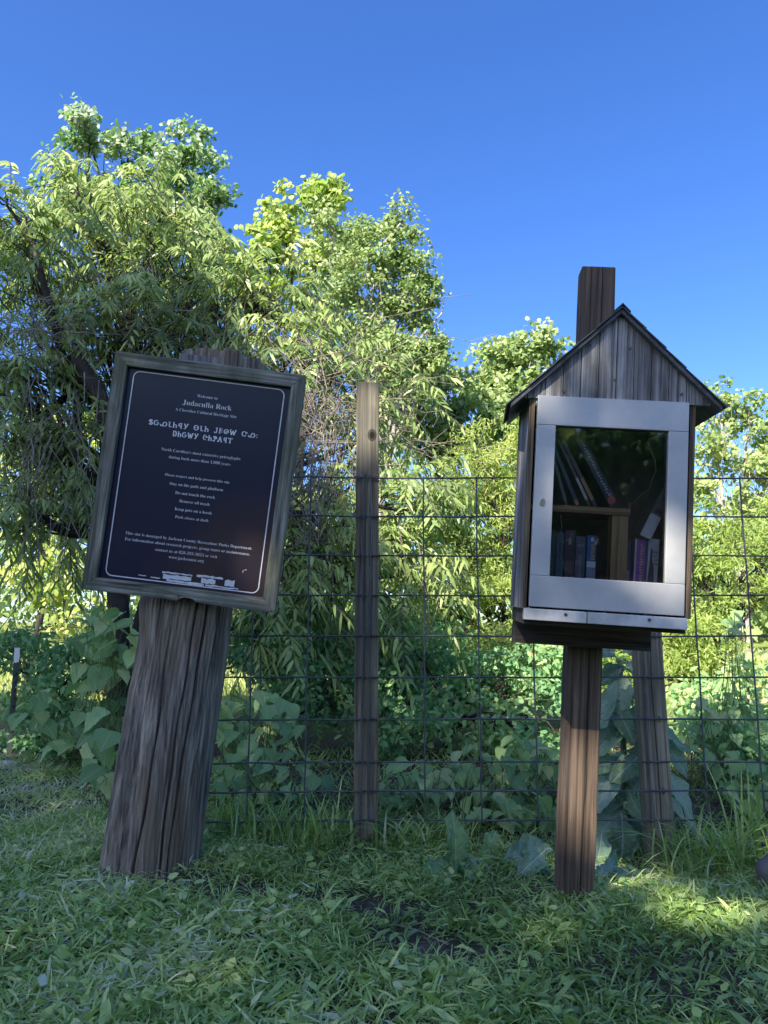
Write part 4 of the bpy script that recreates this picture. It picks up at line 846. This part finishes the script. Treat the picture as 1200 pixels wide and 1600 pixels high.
# ------------------------------------------------------------------ wire fence
WZ = np.array([0.0, 4, 8, 14, 20, 26, 32, 38, 44, 50]) * 0.0254 * 1.003 + 0.045
def panel_fence(label, x_start, step, nv_, x_end, ya, yb, xa, xb, z_off=0.0, top_lift=0.0):
    """welded stock panel between xa and xb, distance ya..yb along it"""
    root = thing('wire_fence', label, 'fence', (xa, ya, float(terrain(xa, ya))), group='welded wire fence panels')
    off = np.array(root.location)
    def pos(x, z):
        t_ = (x - xa) / (xb - xa); return np.array([x, ya + (yb - ya) * t_, z + z_off + top_lift * (1 - t_) * (z - 0.045)]) - off
    for i, z in enumerate(WZ):
        n = 14; pts = [pos(xa + (xb - xa) * k / n, z + (0.0015 * math.sin(k * 1.7 + i) if 0 < k < n else 0)) for k in range(n + 1)]
        g = G(); g.tube(pts, 0.0035, 7); g.build('wire', M['wire'], root, True)
    for k in range(nv_):
        x = x_start + step * k
        pts = [pos(x + 0.0015 * math.sin(j * 2.1 + k) - 0.010 * (1 - j / 9.0) * 0.4, WZ[j]) + np.array([0, -0.0070, 0]) for j in range(10)]
        g = G(); g.tube([pts[0] - np.array([0, 0, 0.006])] + pts + [pts[-1] + np.array([0, 0, 0.006])], 0.0032, 7); g.build('wire', M['wire'], root, True)
    return root
panel_fence('welded wire fence panel running from the plain post past the book box', -0.0525, 0.2062, 12, None, 2.952, 2.955, -0.060, 2.24)
panel_fence('welded wire fence panel between the sign log and the plain post', -0.0790 - 0.2062 * 4, 0.2062, 5, None, 2.895, 2.949, -0.93, -0.066, top_lift=0.003)
# posts
mp_ = beam('fence_post', 0.0900, 0.0890, 1.92, M['fence_post'], None, (-0.0670, 3.006, 0.755), (0, R_(0.10), R_(1.0)), 0.004, 0.0010)
tag(mp_, 'plain pale square fence post with a knot near its top', 'fence post')
q2 = beam('fence_post', 0.0950, 0.0930, 1.55, M['fence_post2'], None, (1.012, 3.006, 0.55), (0, R_(-0.3), R_(-3.0)), 0.004, 0.0012)
tag(q2, 'split square fence post behind the book box, beside the big leaved plant', 'fence post')
# tie wires and staples that hold the panels to the posts
for (x, z, lab, c0) in [(-0.067, WZ[9] + 0.004, 'twisted tie wire round the plain fence post at the top wire', 0)]:
    g = G(); pts = [(x - 0.049, 3.00, z + 0.006), (x - 0.049, 2.955, z + 0.004), (x - 0.02, 2.944, z - 0.002), (x, 2.940, z + 0.004), (x + 0.02, 2.943, z), (x + 0.049, 2.955, z + 0.003), (x + 0.049, 3.00, z + 0.006)]
    g.tube(pts, 0.0018, 5); g.tube([(x - 0.01, 2.941, z), (x, 2.934, z + 0.012), (x + 0.006, 2.938, z - 0.004), (x + 0.014, 2.936, z + 0.010)], 0.0018, 5)
    o = g.build('tie_wire', M['wire'], None, True); tag(o, lab, 'wire')
def staple(x, z, label, group='staples holding the wire to the posts'):
    g = G(); g.tube([(x, 2.962, z + 0.010), (x, 2.944, z + 0.009), (x, 2.940, z), (x, 2.944, z - 0.009), (x, 2.962, z - 0.010)], 0.0017, 5); o = g.build('fence_staple', M['wire'], None, True); tag(o, label, 'staple', group)
for k in (1, 3, 5): staple(-0.066 + 0.02 * (k % 2) - 0.01, WZ[k] , 'small wire staple driven into the plain fence post')
for k in (1, 3, 5, 6): staple(1.012 + 0.012 * (k % 2), WZ[k], 'small wire staple driven into the split fence post')
# short steel stake on the left
b_ = gnd(14, 1180); tp_ = at(27, 1012, b_[1])
st = thing('steel_stake', 'short dark steel stake with a white painted tip at the lawn edge', 'stake', tuple(b_))
def tee(p0, p1, name, mat):
    g = G(); poly = [(-0.017, 0), (0.017, 0), (0.017, 0.004), (0.002, 0.004), (0.002, 0.022), (-0.002, 0.022), (-0.002, 0.004), (-0.017, 0.004)]; n = len(poly)
    g.add([(p0[0] + a, p0[1] + c, p0[2]) for a, c in poly] + [(p1[0] + a, p1[1] + c, p1[2]) for a, c in poly], [tuple(range(n - 1, -1, -1)), tuple(range(n, 2 * n))] + [(i, (i + 1) % n, (i + 1) % n + n, i + n) for i in range(n)])
    return g.build(name, mat, st)
dv = tp_ - b_; tee(-0.1 * dv, 0.86 * dv, 'shaft', M['tpost']); tee(0.862 * dv, dv, 'white_tip', M['white'])
for k in range(9):
    q = dv * (0.15 + 0.075 * k); g = G(); g.box(q[0] - 0.006, q[0] + 0.006, q[1] - 0.007, q[1] - 0.0005, q[2] - 0.008, q[2] + 0.008); g.build('stud', M['tpost'], st)
# stones, stump, sticks
def rock(name, label, cat, c, size, mat, seed):
    bm = bmesh.new(); bmesh.ops.create_icosphere(bm, subdivisions=4, radius=1); r_ = random.Random(seed); ph = [r_.uniform(0, 6) for _ in range(6)]
    for v in bm.verts:
        k = 1 + 0.16 * math.sin(3.1 * v.co.x + ph[0]) * math.sin(2.7 * v.co.y + ph[1]) + 0.10 * math.sin(5.3 * v.co.z + ph[2] + 2 * v.co.x) + 0.04 * math.sin(11 * v.co.y + ph[3] + 7 * v.co.x)
        v.co = Vector((v.co.x * size[0] * k, v.co.y * size[1] * k, v.co.z * size[2] * k))
    me = bpy.data.meshes.new(name); bm.to_mesh(me); bm.free(); me.materials.append(mat); me.polygons.foreach_set('use_smooth', [True] * len(me.polygons))
    o = bpy.data.objects.new(name, me); link(o); o.location = tuple(c); tag(o, label, cat); return o
c = gnd(8, 1198); rock('stone', 'flat white stone lying at the lawn edge by the steel stake', 'stone', c + np.array([0, 0, 0.005]), (0.075, 0.06, 0.028), M['stone'], 3)
c = gnd(1203, 1400); rock('boulder', 'grey brown boulder in the grass at the open end of the fence', 'boulder', c + np.array([0.082, 0.06, 0.02]), (0.085, 0.09, 0.095), plain('boulder_stone', (0.13, 0.115, 0.105), 0.9, var=0.4, scale=12, bump=0.8), 8)
def stick(label, pp, rad, mat, name='fallen_stick'):
    g = G(); pts = [gnd(*q) + np.array([0, 0, 0.016 + 0.004 * (i % 2)]) for i, q in enumerate(pp)]; g.tube(pts, np.linspace(rad, rad * 0.6, len(pts)), 6); o = g.build(name, M[mat], None, True); tag(o, label, 'stick')
stick('dark bent stick half hidden in the lawn below the book box', [(860, 1492), (880, 1510), (900, 1525), (925, 1530)], 0.006, 'bark')
stick('thin dark straw lying on bare soil between the two posts', [(622, 1456), (655, 1468), (700, 1487)], 0.0022, 'dead', 'fallen_straw')
stick('cut pale green stem lying on the lawn below the book box', [(865, 1535), (905, 1530), (950, 1538), (958, 1550)], 0.004, 'stem', 'cut_stem')
stick('upright cut green stem beside the lying stem', [(852, 1580), (858, 1555), (870, 1525)], 0.0035, 'stem', 'cut_stem')

# ------------------------------------------------------------------ broad leaved plants
def lobed_leaf(name, outline, cup=0.18, mat='kudzu', rnd_=0.5, wave=0.02, ribs=True):
    """leaf blade in the xy plane, stalk at the origin, tip at x=1; outline: half width by position"""
    ts = [p[0] for p in outline]; v = []; f = []; n = len(outline)
    for i, (t_, w) in enumerate(outline):
        for j, s_ in enumerate((-1, -0.5, 0, 0.5, 1)):
            y = s_ * w; z = cup * abs(s_) * w - 0.22 * t_ * t_ + wave * (math.sin(9 * t_ + 4 * s_) + 0.6 * math.sin(23 * t_ + 3 * s_ + 7 * cup)) * abs(s_) + (0.012 * (i % 2) if abs(s_) == 0.5 else 0)
            v.append((t_, y, z))
    for i in range(n - 1):
        for j in range(4): f.append((i*5+j, i*5+j+1, i*5+j+6, i*5+j+5))
    me = bpy.data.meshes.new(name); me.from_pydata(v, [], f); me.materials.append(M[mat])
    a = me.attributes.new('rnd', 'FLOAT', 'POINT'); a.data.foreach_set('value', [min(1, max(0, rnd_ + (0.12 if k % 5 == 2 else 0))) for k in range(len(v))])
    me.polygons.foreach_set('use_smooth', [True] * len(me.polygons)); return me
O_H = [(-0.10, 0.12), (-0.06, 0.30), (0.10, 0.44), (0.30, 0.46), (0.50, 0.38), (0.70, 0.24), (0.88, 0.09), (1.0, 0.005)]
O_L = [(-0.06, 0.10), (0.0, 0.30), (0.16, 0.46), (0.30, 0.36), (0.42, 0.42), (0.60, 0.30), (0.82, 0.12), (1.0, 0.005)]
KM = [lobed_leaf('broad_leaf', o, c, 'kudzu', r_) for o, c, r_ in ((O_H, 0.15, 0.3), (O_L, 0.2, 0.5), (O_H, 0.25, 0.65), (O_L, 0.1, 0.85), (O_H, 0.2, 0.1))]
def vine_plant(label, px, py, rx, ry, Y, n, size, dep=0.25, tone=None):
    c = at(px, py, Y); k = mpp(py, Y); base = np.array([c[0], Y + dep * 0.5, float(terrain(c[0], Y))])
    root = thing('broad_leaf_vine', label, 'plant', tuple(base), group=None); g = G()
    for i in range(n):
        a = rng.uniform(0, 2 * math.pi); rr = rng.random() ** 0.5
        p = at(px + rx * rr * math.cos(a), py + ry * rr * math.sin(a), Y + rng.uniform(-dep, dep)); p[2] = max(p[2], float(terrain(p[0], p[1])) + 0.03)
        o = bpy.data.objects.new('leaf', KM[rng.integers(0, 5)] if tone is None else KM[tone[rng.integers(0, len(tone))]]); link(o, root); o.location = p - base
        s_ = size * rng.uniform(0.5, 1.0); o.scale = (s_, s_ * rng.uniform(0.75, 1.15), s_ * rng.uniform(0.6, 1.8))
        q = Euler((rng.normal() * 0.35, rng.uniform(0.1, 0.9), rng.uniform(-math.pi, 0) + rng.normal() * 0.5), 'XYZ')    # blades tip towards the light
        o.rotation_euler = q
        b = base * 0 + np.array([rng.normal() * 0.08, rng.normal() * 0.05, 0]); pl_ = p - base
        g.tube(bent(b, pl_, -0.05, 0.06, 4), np.linspace(0.0022, 0.0014, 5), 4, False)
    g.build('stems', M['stem'], root)
VP = [('pale broad leaves of a vine heaped behind the wire beside the sign log', 400, 1130, 75, 50, 3.7, 44, 0.115),
      ('broad leaved vine low behind the wire between the log and the plain post', 420, 1210, 90, 40, 3.4, 40, 0.095),
      ('dark broad leaved vine under the lower left corner of the sign', 165, 1000, 55, 55, 4.3, 34, 0.15),
      ('shaded broad leaved vine mounded between the steel stake and the sign log', 110, 1120, 80, 55, 4.5, 34, 0.13),
      ('bright young broad leaves close against the sign log', 165, 1165, 26, 55, 3.3, 14, 0.12),
      ('leafy vine behind the wire, closest to the plain post on its box side', 640, 1230, 60, 45, 3.5, 34, 0.085),
      ('leafy vine behind the wire midway between plain post and book box', 745, 1215, 55, 50, 3.5, 36, 0.095),
      ('bluish broad leaves behind the wire next to the box post', 825, 1190, 45, 45, 3.5, 30, 0.105),
      ('vine foliage at the foot of the wire near the box post', 800, 1270, 70, 35, 3.3, 30, 0.10),
      ('small leaved vine behind the wire beyond the split post', 1120, 1150, 55, 70, 3.9, 34, 0.085),
      ('leafy vine low at the open end of the fence', 1170, 1230, 45, 50, 3.5, 26, 0.10),
      ('vine leaves hung on the top wires beyond the book box', 1150, 975, 30, 22, 4.0, 9, 0.09),
      ('two leaves of a climbing tip on the wire', 745, 1110, 8, 22, 2.92, 3, 0.06)]
for v_ in VP: vine_plant(*v_[:6], int(v_[6] * (1 if 'tip' in v_[0] else 1.7)), v_[7], dep=0.05 if 'tip' in v_[0] else 0.3)

# tall felted plant behind the box: each leaf its own shape and pose
O_M = [(0.0, 0.04), (0.08, 0.07), (0.18, 0.12), (0.28, 0.17), (0.38, 0.185), (0.48, 0.205), (0.58, 0.185), (0.68, 0.175), (0.78, 0.13), (0.87, 0.10), (0.94, 0.055), (1.0, 0.004)]
MM = [lobed_leaf('felted_leaf', O_M, c, 'mullein', r_, 0.05) for c, r_ in ((0.2, 0.15), (0.3, 0.45), (0.1, 0.8), (0.25, 0.3))]
def lerp_leaf(parent, base, root_p, tip_p, nrm_hint, mesh, name='leaf', wscale=1.0):
    root_p = np.asarray(root_p, float); tip_p = np.asarray(tip_p, float); d = Vector(tip_p - root_p); L = d.length; x = d.normalized()
    z = Vector(nrm_hint); z = (z - x * z.dot(x)).normalized(); y = z.cross(x)
    o = bpy.data.objects.new(name, mesh); link(o, parent)
    o.matrix_local = Matrix.Translation(Vector(root_p - base)) @ Matrix((x, y, z)).transposed().to_4x4() @ Matrix.Rotation(rng.normal() * 0.25, 4, 'X') @ Matrix.Diagonal((L * 0.9, L * wscale * 0.85, L * 1.3, 1))
    return o
mb = gnd(985, 1345); mb = np.array([mb[0] + 0.02, 3.22, float(terrain(mb[0], 3.22))])
mul = thing('big_leaf_plant', 'tall plant with large felted leaves between the box post and the split post', 'plant', tuple(mb))
g = G(); stp = [at(985, 1355, 3.22), at(978, 1250, 3.24), at(972, 1120, 3.25), at(968, 1030, 3.25)]; g.tube([q - mb for q in stp], [0.016, 0.014, 0.012, 0.008], 8); g.build('stalk', M['stem'], mul, True)
UPC = (0, -0.75, 0.65)
for (x0, y0, x1, y1, y_a, y_b, mi, ws, hint) in [
    (968, 1045, 970, 1130, 3.2, 3.08, 2, 1.25, (0, -1, 0.2)), (966, 1030, 930, 1000, 3.24, 3.15, 2, 1.3, UPC), (970, 1030, 1000, 1045, 3.24, 3.15, 2, 1.2, UPC), (972, 1040, 938, 1050, 3.24, 3.18, 1, 1.4, UPC),
    (970, 1120, 928, 1160, 3.22, 3.12, 0, 1.3, UPC), (972, 1130, 1012, 1160, 3.22, 3.14, 3, 1.3, UPC), (974, 1190, 925, 1190, 3.22, 3.10, 3, 1.3, UPC), (976, 1200, 925, 1245, 3.22, 3.08, 2, 1.2, (0, -0.5, 0.9)),
    (978, 1260, 930, 1300, 3.22, 3.08, 1, 1.3, UPC), (985, 1130, 1095, 1155, 3.2, 3.12, 3, 1.1, (0.1, -0.7, 0.7)), (1030, 1150, 1078, 1205, 3.25, 3.10, 1, 1.2, UPC), (1030, 1195, 1110, 1290, 3.2, 3.08, 2, 0.9, (0.5, -0.8, 0.4)),
    (1040, 1240, 1075, 1280, 3.15, 3.07, 2, 0.9, UPC), (985, 1290, 955, 1350, 3.15, 3.0, 1, 1.5, (0, -0.8, 0.6)), (970, 1270, 985, 1360, 3.12, 2.98, 0, 1.2, (0, -1, 0.3)), (990, 1320, 1060, 1320, 3.2, 3.1, 0, 1.2, UPC), (962, 1100, 990, 1160, 3.18, 3.05, 0, 1.2, (0, -1, 0.3)),
    (980, 1230, 1000, 1290, 3.18, 3.06, 3, 1.2, UPC), (940, 1300, 935, 1360, 3.0, 2.88, 1, 1.3, UPC), (1000, 1180, 960, 1215, 3.18, 3.05, 0, 1.3, UPC)] + [(974 + rng.normal() * 8, y_, 974 + sg * rng.uniform(35, 62), y_ + rng.uniform(-12, 45), 3.22, 3.22 + rng.uniform(-0.16, 0.10), int(rng.integers(0, 4)), rng.uniform(0.9, 1.4), (rng.normal() * 0.4, -0.7, 0.7)) for y_ in range(1020, 1340, 22) for sg in (-1, 1)]:
    lerp_leaf(mul, mb, at(x0, y0, y_a), at(x1, y1, y_b), hint, MM[mi], wscale=ws)
g = G()
for k in range(60):
    t_ = rng.random(); q = at(978 + rng.normal() * 7, 1195 + 110 * t_, 3.19 + rng.normal() * 0.015) - mb; d_ = unit(rng.normal(size=3) + np.array([0, -0.5, 0.3])) * 0.016
    g.tube([q, q + d_], [0.004, 0.002], 4)
g.build('flower_spike', M['seed'], mul)
# crumpled large leaves lying low between the plain post and the box post
def dock(label, leaves_, base_px, mesh_set, name='dock_plant'):
    b0 = gnd(*base_px); root = thing(name, label, 'plant', tuple(b0))
    for (x0, y0, x1, y1, ya, yb, mi, ws, hint) in leaves_: lerp_leaf(root, b0, at(x0, y0, ya), at(x1, y1, yb), hint, mesh_set[mi], wscale=ws)
    g = G(); g.tube([(0, 0, -0.02), (0, 0.01, 0.04)], [0.01, 0.006], 6); g.build('crown_base', M['stem'], root)
O_D = [(0.0, 0.03), (0.12, 0.10), (0.26, 0.30), (0.36, 0.17), (0.50, 0.24), (0.62, 0.17), (0.82, 0.12), (1.0, 0.004)]
DK = [lobed_leaf('dock_leaf', O_D if k == 0 else O_M, c, mt, r_, 0.09) for k, (c, r_, mt) in enumerate(((0.3, 0.0, 'kudzu'), (0.35, 0.45, 'mullein'), (0.5, 0.5, 'kudzu'), (0.2, 0.55, 'mullein')))]
dock('dark upright lobed leaf and its fellow in front of the wire', [(712, 1365, 716, 1255, 2.60, 2.62, 0, 0.95, (0.2, -1, 0.1)), (716, 1350, 655, 1368, 2.60, 2.45, 0, 1.4, (0, -0.4, 0.9)), (720, 1350, 765, 1340, 2.62, 2.6, 1, 1.3, (0, -0.6, 0.8)), (705, 1362, 690, 1390, 2.58, 2.45, 0, 1.5, UPC), (718, 1345, 750, 1385, 2.6, 2.45, 0, 1.2, UPC)], (712, 1372), DK)
dock('crumpled pale green leaves lying along the ground beside the box post', [(745, 1355, 800, 1315, 2.75, 2.85, 2, 1.4, (-0.3, -0.8, 0.5)), (790, 1345, 850, 1320, 2.7, 2.8, 1, 1.4, UPC), (800, 1350, 870, 1345, 2.65, 2.6, 3, 1.5, UPC), (760, 1330, 780, 1290, 2.9, 2.95, 2, 1.8, (0, -1, 0.2)), (850, 1330, 815, 1360, 2.65, 2.55, 1, 1.6, UPC), (800, 1325, 865, 1318, 2.8, 2.75, 1, 1.5, UPC)], (795, 1352), DK)
dock('big soft leaf lying at the foot of the box post', [(945, 1370, 930, 1325, 2.6, 2.75, 3, 1.5, (0, -0.9, 0.4)), (950, 1360, 985, 1340, 2.65, 2.8, 1, 1.3, (0, -0.9, 0.4))], (946, 1372), DK)

# ------------------------------------------------------------------ grass
SOIL = [(1080, 1535, 0.13, 0.10), (640, 1485, 0.10, 0.05), (700, 1490, 0.10, 0.05), (600, 1425, 0.10, 0.05), (745, 1430, 0.07, 0.04), (285, 1380, 0.12, 0.05), (380, 1400, 0.12, 0.05), (970, 1480, 0.05, 0.02)]
SOILW = [(gnd(a, b)[:2], c, d) for a, b, c, d in SOIL]
def bare(x, y):
    k = np.ones_like(x)
    for c, ra, rb in SOILW:
        q = ((x - c[0]) / (ra * 1.2)) ** 2 + ((y - c[1]) / (rb * 1.9)) ** 2; k = np.where(q < 0.7, 0.25, np.where(q < 1.8, np.minimum(k, 0.5), k))
    w = np.sin(6.1 * x + 2.0 * np.sin(3.3 * y)) * np.sin(5.2 * y + 1.3 * np.sin(4.1 * x)); k = k * np.where(w < -0.55, 0.45, 1.0)
    k = np.where((x + 0.757) ** 2 + (y - 2.585) ** 2 < 0.145 ** 2, 0, k)
    return k
def lawn(n, x0, x1, y0, y1, power=1.0):
    n = int(n * 1.3)
    y = y0 + (y1 - y0) * rng.random(n) ** power; n = int(n); x = rng.uniform(-1, 1, n) * (0.72 * y + 0.75); m_ = (x > x0) & (x < x1); x, y = x[m_], y[m_]
    m_ = rng.random(len(x)) < bare(x, y); return x[m_], y[m_]
gl_ = Leaves()
def clumped(n_c, per_, x0, x1, y0, y1, sp_):
    cx, cy = lawn(n_c, x0, x1, y0, y1); k = len(cx); ox = rng.normal(0, sp_, (k, per_)); oy = rng.normal(0, sp_, (k, per_))
    return (cx[:, None] + ox).ravel(), (cy[:, None] + oy).ravel(), np.arctan2(oy, ox).ravel()
def fill(x, y, lmin, lmax, wmin, wmax, lift, tone, spread, dr, z0=0.0, zr=0.02, az=None):
    n = len(x); az = rng.uniform(0, 2 * math.pi, n) if az is None else az + rng.normal(0, 0.5, n); P = np.stack([x, y, terrain(x, y) + z0 + zr * rng.random(n)], 1)
    D = unit(np.stack([np.cos(az), np.sin(az), np.abs(rng.normal(lift, spread, n))], 1)); cl = 0.16 * np.sin(3.1 * x + 1.7 * y) + 0.12 * np.sin(9 * x - 7 * y)
    gl_.add(P, D, rng.uniform(lmin, lmax, n), rng.uniform(wmin, wmax, n), np.clip(rng.normal(tone, 0.16, n) + cl, 0, 1), u=unit(rng.normal(size=(n, 3)) * 0.4 + np.array([0, 0, 1])), dr=dr * rng.uniform(0.4, 1.3, n))
x, y = lawn(60000, -9, 9, 0.85, 3.3); fill(x, y, 0.022, 0.055, 0.0028, 0.0070, 0.45, 0.42, 0.35, 0.30, 0.0, 0.03)      # broad short blades
x, y = lawn(70000, -9, 9, 0.85, 3.4); fill(x, y, 0.025, 0.06, 0.0018, 0.004, 1.0, 0.40, 0.6, 0.45, 0.0, 0.015)     # fine blades
x, y = lawn(9000, -9, 9, 0.85, 3.0); fill(x, y, 0.03, 0.08, 0.002, 0.005, 0.10, 0.70, 0.10, 0.05, 0.010, 0.03)     # clippings lying flat
x, y = lawn(5000, -9, 9, 0.80, 2.2); fill(x, y, 0.05, 0.10, 0.009, 0.015, 0.8, 0.42, 0.4, 0.55, 0.0, 0.02)         # wide stilt grass leaves
x, y = lawn(3600, -9, 9, 0.85, 2.9); fill(x, y, 0.02, 0.04, 0.013, 0.026, 0.35, 0.50, 0.2, 0.10, 0.01, 0.03)       # small round weed leaves
x, y = lawn(60000, -9, -0.75, 2.6, 4.9); fill(x, y, 0.035, 0.08, 0.003, 0.007, 0.7, 0.55, 0.4, 0.20, 0.0, 0.02)    # lawn at the left
x, y = lawn(9000, -0.7, 9, 3.02, 5.2); fill(x, y, 0.05, 0.16, 0.004, 0.009, 1.2, 0.35, 0.6, 0.4, 0.0, 0.02)         # rough growth behind the wire
x, y = lawn(6000, 0.5, 1.6, 2.0, 2.75); fill(x, y, 0.03, 0.07, 0.002, 0.005, 0.5, 0.75, 0.4, 0.2, 0.0, 0.02)       # yellower patch below the box
x, y, a_ = clumped(1500, 16, -9, 9, 0.85, 3.0, 0.016); fill(x, y, 0.05, 0.11, 0.0025, 0.0055, 1.3, 0.42, 0.5, 0.55, 0.0, 0.01, a_)     # rooted bunches
x, y, a_ = clumped(420, 9, -9, 9, 0.85, 2.3, 0.014); fill(x, y, 0.07, 0.13, 0.006, 0.010, 1.0, 0.45, 0.4, 0.6, 0.0, 0.01, a_)          # stilt grass bunches
x, y, a_ = clumped(300, 7, -9, 9, 0.85, 2.9, 0.012); fill(x, y, 0.04, 0.08, 0.012, 0.020, 0.5, 0.35, 0.2, 0.35, 0.0, 0.01, a_)         # plantain rosettes
o = gl_.build('grass', M['grass'], None, BLADE, 0.2); tag(o, 'short mixed lawn grass and clippings covering the clearing', 'grass', kind='stuff')
# tall tufts along the wire: arching ribbons
def tuft(label, spots, name='grass_tuft'):
    for (px, py, Y, n, L, spread) in spots:
        b0 = at(px, py, Y); b0[2] = float(terrain(b0[0], Y)); V_ = []; T_ = []; rn = []
        for i in range(n):
            a = rng.uniform(0, 2 * math.pi); l = L * rng.uniform(0.55, 1.15); w = rng.uniform(0.0035, 0.0075); lean_ = rng.uniform(0.25, 1.0) * spread
            r0 = np.array([rng.normal() * 0.05, rng.normal() * 0.03, 0.0]); dx = np.array([math.cos(a), math.sin(a) * 0.7, 0]); sd = np.array([-dx[1], dx[0], 0])
            k0 = len(V_); m_ = 6; tn = np.clip(rng.normal(0.5, 0.2), 0, 1)
            for j in range(m_ + 1):
                t_ = j / m_; p = r0 + dx * l * lean_ * t_ ** 1.6 + np.array([0, 0, l * (t_ - 0.55 * lean_ * t_ ** 2.4)]); ww = w * (1 - t_ ** 2.5) * (0.6 + 0.8 * t_ if t_ < 0.5 else 1)
                V_ += [p + sd * ww, p - sd * ww]; rn += [tn, tn]
            for j in range(m_): q = k0 + 2 * j; T_ += [(q, q + 1, q + 3), (q, q + 3, q + 2)]
        o = np_mesh(name, np.array(V_), np.array(T_), M['grass'], None, np.array(rn)); o.location = b0
        tag(o, label, 'grass', 'tall grass tufts along the wire fence', 'stuff')
tuft('tall arching grass tuft growing along the foot of the wire fence', [(350 + 26 * i, 1310, 2.98 + 0.10 * math.sin(i * 2.1), 30, 0.21 + 0.05 * math.sin(i * 1.3), 1.0) for i in range(7)] +
     [(520, 1330, 2.90, 36, 0.17, 1.2), (622, 1330, 2.90, 36, 0.17, 1.2), (665, 1330, 2.88, 28, 0.17, 1.2), (495, 1340, 2.86, 24, 0.15, 1.3), (700, 1320, 3.0, 20, 0.2, 1)])
tuft('tall pale grass clump arching over beside the split post', [(1070, 1350, 2.90, 46, 0.30, 1.25), (1110, 1350, 2.85, 52, 0.34, 1.3), (1150, 1350, 2.80, 46, 0.30, 1.3), (1185, 1330, 2.9, 36, 0.45, 0.8), (1090, 1370, 2.72, 40, 0.22, 1.4)])
